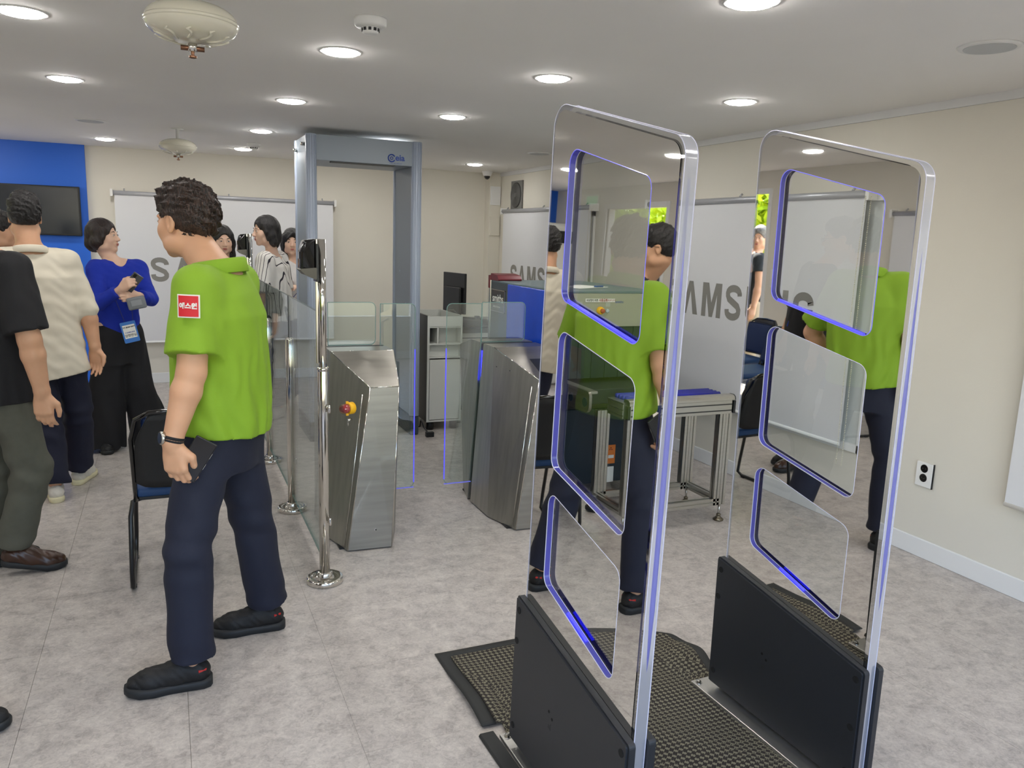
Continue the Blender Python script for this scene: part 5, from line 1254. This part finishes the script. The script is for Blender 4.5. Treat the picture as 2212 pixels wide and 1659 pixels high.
# ---------- woman in the blue knit top
J = dict(head=(-.388,6.20,1.512), rsh=(-.435,6.10,1.285), lsh=(-.180,6.235,1.285), rel=(-.425,5.985,1.065), rwr=(-.285,5.900,1.165), lel=(-.105,6.115,1.080), lwr=(-.175,5.945,1.120),
 rhip=(-.390,6.17,.83), lhip=(-.270,6.23,.83), rkn=(-.420,6.17,.45), lkn=(-.225,6.24,.45), ran=(-.450,6.17,.085), lan=(-.150,6.28,.085), rtoe=(-.42,5.98,.03), ltoe=(-.10,6.12,.03))
t, J, I = person('person', 'woman with a dark bob, cobalt blue knit top and wide black trousers, looking right', J, ((.93,-.36,.05),), skin=skinF, fem=True, hs=.93, h=.005, ch=.007, hairm=hairmat('hair_dark_brown', (24,16,15), (62,42,36)),
 hairfn=lambda c,R: hair_bob(.0045, c, R, .93, length=-.085, amp=.0012, seed=2, width=.088),
 shirt=dict(name='knit_top', rows=[(-.02,.138,.112,0),(.12,.140,.112,0),(.40,.136,.104,0),(.75,.152,.112,.01),(.93,.148,.092,0),(1.04,.098,.072,-.006)], sleeve=(.056,.040,1.85), fold=vfold(.0022,(40,36,30))), shirtm=bluek,
 trou=dict(rows=[(-.45,.160,.125,.0),(-.20,.166,.124,.0),(.0,.158,.116,0),(.18,.128,.100,0)], leg=(.098,.112,.138), cuff=.055, fold=lambda X,Y,Z: .007*wob((X,Y,Z),(34,30,2),.5)*np.clip((.95-Z)*2,0,1)), troum=blackc,
 shoes=dict(upm=shoeB, solem=soleB, sc=.9), hands={'r': dict(d=(.55,-.45,.45), back=(-.3,-.6,-.5), side=(-.2,.3,1), curl=.85, thumb=.7), 'l': dict(d=(-.65,-.45,-.05), back=(.2,-.8,.2), side=(-.1,-.1,1), curl=.8, thumb=.6)})
lanyard(t, [I['neck']+V3((-.055,.02,.03)), V3((-.395,6.085,1.27)), V3((-.345,6.035,1.15)), V3((-.275,6.02,.93))], lanB); lanyard(t, [I['neck']+V3((.055,.02,.03)), V3((-.255,6.125,1.26)), V3((-.232,6.085,1.12)), V3((-.225,6.045,.94))], lanB)
idbadge(t, (-.245,6.005,.865), (.25,-.97,.12), (-.20,0,1), [('전자 출입증 방문자',.034,.010,inkD),('S SAMSUNG',-.002,.012,logoB),('양현란님',-.024,.021,inkD)], badgeB)
tp = empty('smartphone', (-.21,5.86,1.20), 'grey smartphone held up by the woman in blue', 'phone')
M = Matrix.Translation((-.205,5.865,1.215)) @ Matrix.Rotation(math.radians(38),4,'Y') @ Matrix.Rotation(math.radians(20),4,'X')
bm = B((-.034,-.004,-.070),(.034,.004,.070), .0035, 3); bmesh.ops.transform(bm, matrix=M, verts=bm.verts); obj('body', bm, mat('phone_grey', (92,94,96), .3, .4), tp, True)
bm = B((-.026,-.0055,.035),(-.006,-.004,.062), .001); bmesh.ops.transform(bm, matrix=M, verts=bm.verts); obj('camera_block', bm, black, tp)
tp = empty('pouch', (-.20,5.90,1.08), 'small grey zip pouch in the other hand of the woman in blue', 'pouch')
M = Matrix.Translation((-.190,5.885,1.075)) @ Matrix.Rotation(math.radians(-12),4,'Y'); bm = B((-.058,-.014,-.042),(.058,.014,.042), .012, 3); bmesh.ops.transform(bm, matrix=M, verts=bm.verts); obj('body', bm, mat('pouch_grey', (120,124,128), .7, bump=.4, bscale=300), tp, True)
bm = B((-.035,-.0155,-.018),(.035,-.013,.022), .003); bmesh.ops.transform(bm, matrix=M, verts=bm.verts); obj('flap', bm, mat('pouch_flap', (140,144,148), .6), tp)
# ---------- woman with long black hair in a black top
J = {k:(a-.02,b+.26,c) for k,(a,b,c) in dict(head=(.475,6.96,1.496), rsh=(.395,7.05,1.262), lsh=(.655,7.05,1.262), rel=(.350,7.0,.98), rwr=(.38,6.90,.78), lel=(.670,7.02,.99), lwr=(.66,6.90,.80),
 rhip=(.470,7.06,.83), lhip=(.600,7.06,.83), rkn=(.47,7.05,.45), lkn=(.60,7.05,.45), ran=(.47,7.08,.09), lan=(.60,7.08,.09), rtoe=(.45,6.90,.03), ltoe=(.60,6.90,.03)).items()}
t, J, I = person('person', 'woman with long black hair in a black top partly hidden behind the man in green', J, ((.12,-1,-.14),), skin=skinF, fem=True, hs=.96, h=.006, hairm=hairB,
 hairfn=lambda c,R: hair_bob(.005, c, R, .96, length=-.17, amp=.0015, seed=7, width=.098),
 shirt=dict(rows=[(-.12,.168,.135,0),(.2,.160,.128,0),(.6,.168,.128,.01),(.93,.152,.098,0),(1.05,.085,.068,-.006)], sleeve=(.064,.052,1.6), collar=(.026,.062), fold=vfold(.003)), shirtm=blackc,
 trou=dict(rows=[(-.30,.160,.120,.0),(.0,.160,.120,0),(.15,.145,.11,0)], leg=(.10,.09,.08), cuff=.0, fold=legfold(.005,.45)), troum=blackc, shoes=dict(upm=shoeB, solem=soleB, sc=.9))
tp = empty('smartphone', (.70,6.82,.77), 'pink smartphone held low beside the first short post', 'phone')
bm = B((.652,7.085,.700),(.715,7.093,.830), .003, 2); obj('body', bm, mat('phone_pink', (222,176,182), .35), tp, True)
for k in range(3): obj('camera_lens', T([(.670+.007*k,7.085,.715+.018*k),(.670+.007*k,7.083,.715+.018*k)], .006, 12), gloss, tp)
# ---------- woman in the striped shirt
stripe = mat('striped_cloth', (228,224,218), .85)
N = stripe.node_tree.nodes; L = stripe.node_tree.links; tc = N.new('ShaderNodeTexCoord'); sp = N.new('ShaderNodeSeparateXYZ'); L.new(tc.outputs['Object'], sp.inputs[0])
ad = N.new('ShaderNodeMath'); ad.operation = 'MULTIPLY_ADD'; ad.inputs[1].default_value = -.9; L.new(sp.outputs[1], ad.inputs[0]); L.new(sp.outputs[0], ad.inputs[2])
nz = N.new('ShaderNodeTexNoise'); nz.inputs['Scale'].default_value = 7; L.new(tc.outputs['Object'], nz.inputs[0]); a2 = N.new('ShaderNodeMath'); a2.operation = 'MULTIPLY_ADD'; a2.inputs[1].default_value = .012; L.new(nz.outputs[0], a2.inputs[0]); L.new(ad.outputs[0], a2.inputs[2])
ml = N.new('ShaderNodeMath'); ml.operation = 'MULTIPLY'; ml.inputs[1].default_value = 32; L.new(a2.outputs[0], ml.inputs[0]); fr = N.new('ShaderNodeMath'); fr.operation = 'FRACT'; L.new(ml.outputs[0], fr.inputs[0])
lt = N.new('ShaderNodeMath'); lt.operation = 'LESS_THAN'; lt.inputs[1].default_value = .16; L.new(fr.outputs[0], lt.inputs[0]); mx = N.new('ShaderNodeMix'); mx.data_type = 'RGBA'; mx.inputs[6].default_value = (*srgb((230,226,220)),1); mx.inputs[7].default_value = (*srgb((52,48,56)),1)
L.new(lt.outputs[0], mx.inputs[0]); L.new(mx.outputs[2], N['Principled BSDF'].inputs['Base Color'])
J = dict(head=(.772,6.90,1.585), lsh=(.745,6.80,1.340), rsh=(.900,7.07,1.340), lel=(.720,6.74,1.065), lwr=(.650,6.68,.865), rel=(.93,7.07,1.08), rwr=(.83,7.0,.90),
 lhip=(.800,6.90,.86), rhip=(.870,7.03,.86), lkn=(.800,6.88,.47), rkn=(.865,7.02,.47), lan=(.845,6.90,.095), ran=(.930,7.05,.095), ltoe=(.76,6.82,.03), rtoe=(.80,6.97,.03))
t, J, I = person('person', 'woman with shoulder-length black hair in a white shirt with thin dark stripes facing left', J, ((-.95,-.25,-.10),), skin=skinF, fem=True, hs=.98, h=.006, hairm=hairB,
 hairfn=lambda c,R: hair_bob(.005, c, R, .98, length=-.125, amp=.001, seed=4, width=.092),
 shirt=dict(rows=[(-.05,.170,.150,0),(.2,.168,.150,0),(.6,.172,.142,.01),(.9,.158,.108,0),(1.05,.085,.068,-.006)], sleeve=(.074,.080,.95), open=.02, fold=vfold(.005,(36,30,8))), shirtm=stripe,
 trou=dict(rows=[(-.30,.150,.115,.0),(.0,.158,.120,0),(.15,.145,.11,0)], leg=(.095,.082,.085), cuff=-.02, fold=legfold(.005,.45)), troum=mat('slate_trousers', (38,48,60), .85), shoes=dict(upm=shoeW, solem=shoeW, sc=.92))
lanyard(t, [I['neck']+I['rv']*-.055+V3((0,0,.02)), I['neck']+I['rv']*-.06+I['fwd']*.15+V3((0,0,-.13)), I['neck']+I['rv']*-.01+I['fwd']*.19+V3((0,0,-.40))], lanB)
idbadge(t, I['neck']+I['fwd']*.20+V3((0,-.02,-.48)), (-.8,-.6,.1), (0,0,1), [('방문자',.02,.014,inkD)], badgeB)
# ---------- woman in the white tee
J = dict(head=(1.045,7.36,1.495), rsh=(.975,7.36,1.262), lsh=(1.195,7.40,1.262), rel=(.985,7.19,1.075), rwr=(.905,7.12,1.195), lel=(1.22,7.30,1.05), lwr=(1.10,7.18,1.09),
 rhip=(1.030,7.40,.83), lhip=(1.150,7.40,.83), rkn=(1.02,7.38,.45), lkn=(1.15,7.38,.45), ran=(1.02,7.42,.09), lan=(1.15,7.42,.09), rtoe=(.98,7.25,.03), ltoe=(1.13,7.25,.03))
t, J, I = person('person', 'woman in a white T-shirt with folded arms and a white smartwatch beside the detector gate', J, ((-.10,-1,-.05),), skin=skinF, fem=True, hs=.93, h=.006, hairm=hairB,
 hairfn=lambda c,R: hair_bob(.005, c, R, .93, length=-.155, amp=.0015, seed=8, width=.086, bangs=.012),
 shirt=dict(rows=[(-.05,.150,.125,0),(.2,.150,.122,0),(.6,.156,.118,.01),(.9,.146,.096,0),(1.05,.078,.064,-.006)], sleeve=(.062,.068,.75), fold=vfold(.003)), shirtm=whitec,
 trou=dict(rows=[(-.30,.150,.115,.0),(.0,.152,.112,0),(.15,.140,.10,0)], leg=(.092,.075,.07), cuff=.0, fold=legfold(.004,.45)), troum=mat('jeans_navy', (34,44,70), .85), shoes=dict(upm=shoeW, solem=shoeW, sc=.9),
 hands={'r': dict(d=(.1,-.1,1), back=(-.6,-.6,0), side=(.6,-.5,0), curl=.9, thumb=.7)})
lanyard(t, [I['neck']+V3((.05,-.03,.02)), V3((1.12,7.225,1.25)), V3((1.06,7.20,1.05)), V3((.985,7.19,.96))], lanB); idbadge(t, (.955,7.165,.93), (-.2,-.97,.1), (0,0,1), [('방문자',.02,.014,inkD),('S SAMSUNG',-.01,.010,logoB)], badgeB)
wv_ = J['rwr']; tw = empty('wristwatch', tuple(wv_), 'white smartwatch with dark face worn by the woman in the white T-shirt', 'watch')
wd = unit(J['rwr']-J['rel']); xa, ya, _ = frame_for(wd); xa = V3(xa); ya = V3(ya)
obj('strap', T([wv_-wd*.012+(xa*math.cos(a)+ya*math.sin(a))*.0245 for a in np.linspace(0,2*PI,21)[:-1]], .006, 8, closed=True), white, tw, True)
wo = wv_-wd*.012+unit((-.3,-.95,0))*.024; obj('case', T([wo, wo+unit((-.3,-.95,0))*.010], .019, 20), white, tw, True); obj('dial', T([wo+unit((-.3,-.95,0))*.010, wo+unit((-.3,-.95,0))*.011], .0155, 20), gloss, tw)
# ---------- dark-haired person at the left edge
J = dict(head=(-1.005,6.32,1.520), rsh=(-1.00,6.18,1.30), lsh=(-1.08,6.53,1.30), rel=(-1.02,6.12,1.02), rwr=(-.95,6.08,.80), lel=(-1.10,6.60,1.02), lwr=(-1.04,6.62,.80),
 rhip=(-1.03,6.28,.86), lhip=(-1.07,6.44,.86), rkn=(-1.02,6.27,.46), lkn=(-1.06,6.45,.46), ran=(-1.04,6.27,.10), lan=(-1.08,6.45,.10), rtoe=(-.88,6.25,.03), ltoe=(-.92,6.43,.03))
t, J, I = person('person', 'dark-haired person at the left edge mostly hidden behind the cream shirt', J, ((.95,-.2,0),), hs=.95, h=.007, hairm=hairB,
 hairfn=lambda c,R: hair_short(.006, c, R, 1.0, amp=.005, top=.012, seed=12),
 shirt=dict(rows=[(-.15,.180,.140,0),(.5,.184,.135,0),(.95,.160,.098,-.008),(1.06,.085,.066,-.012)], sleeve=(.068,.060,1.5), collar=(.03,.07), fold=vfold(.003)), shirtm=mat('grey_cloth', (70,72,80), .85),
 trou=dict(rows=[(-.30,.150,.115,.0),(.15,.155,.118,0)], leg=(.095,.078,.072), fold=legfold(.004,.45)), troum=blackc, shoes=dict(upm=shoeB, solem=soleB))
# ---------- person walking out of the lower left corner: only a shoe tip shows
J = dict(head=(-.90,2.66,1.62), rsh=(-.85,2.48,1.40), lsh=(-.93,2.86,1.40), rel=(-.86,2.42,1.12), rwr=(-.80,2.40,.88), lel=(-.96,2.93,1.12), lwr=(-.90,2.96,.88),
 rhip=(-.88,2.60,.88), lhip=(-.92,2.76,.88), rkn=(-.86,2.60,.48), lkn=(-.90,2.78,.48), ran=(-.80,2.60,.10), lan=(-.712,2.725,.10), rtoe=(-.62,2.60,.03), ltoe=(-.52,2.70,.03))
t, J, I = person('person', 'person of whom only a black shoe tip shows at the lower left edge', J, ((.98,.1,0),), hs=.97, h=.008, ch=.009, hairm=hairB,
 hairfn=lambda c,R: hair_short(.006, c, R, 1.0, amp=.004, top=.010, seed=15),
 shirt=dict(rows=[(-.15,.180,.140,0),(.5,.184,.135,0),(.95,.160,.098,-.008),(1.06,.085,.066,-.012)], sleeve=(.070,.070,.8), collar=(.03,.07), fold=vfold(.003)), shirtm=mat('dark_grey_cloth', (48,50,58), .85),
 trou=dict(rows=[(-.30,.150,.115,.0),(.15,.155,.118,0)], leg=(.095,.075,.066), fold=legfold(.004,.45)), troum=blackc, shoes=dict(upm=shoeB, solem=soleB, sc=1.0))
# ---------- man outside the door, seen in the right mirror
J = dict(head=(-3.02,6.95,1.63), rsh=(-2.88,6.78,1.40), lsh=(-3.02,7.13,1.40), rel=(-2.84,6.72,1.12), rwr=(-2.78,6.72,.88), lel=(-3.04,7.20,1.12), lwr=(-2.96,7.24,.88),
 rhip=(-2.96,6.88,.88), lhip=(-3.02,7.04,.88), rkn=(-2.95,6.87,.48), lkn=(-3.0,7.05,.48), ran=(-2.97,6.87,.08), lan=(-3.02,7.05,.08), rtoe=(-2.80,6.84,0), ltoe=(-2.84,7.02,0))
t, J, I = person('person', 'man in a dark vest and khaki trousers outside the doorway, seen in the right mirror', J, ((.9,-.45,0),), hs=.97, h=.008, ch=.009, hairm=hairG,
 hairfn=lambda c,R: hair_short(.006, c, R, 1.03, amp=.001, top=.02, seed=15),
 shirt=dict(name='vest', rows=[(-.05,.180,.140,0),(.5,.184,.135,0),(.95,.160,.098,-.008),(1.06,.085,.066,-.012)], sleeve=(.070,.072,.5), fold=vfold(.003)), shirtm=mat('vest_dark', (34,40,44), .85),
 trou=dict(rows=[(-.30,.150,.115,.0),(.15,.160,.120,0)], leg=(.10,.088,.08), fold=legfold(.006,.45)), troum=khaki, shoes=dict(upm=shoeB, solem=soleB, sc=1.0, z0=-.03))
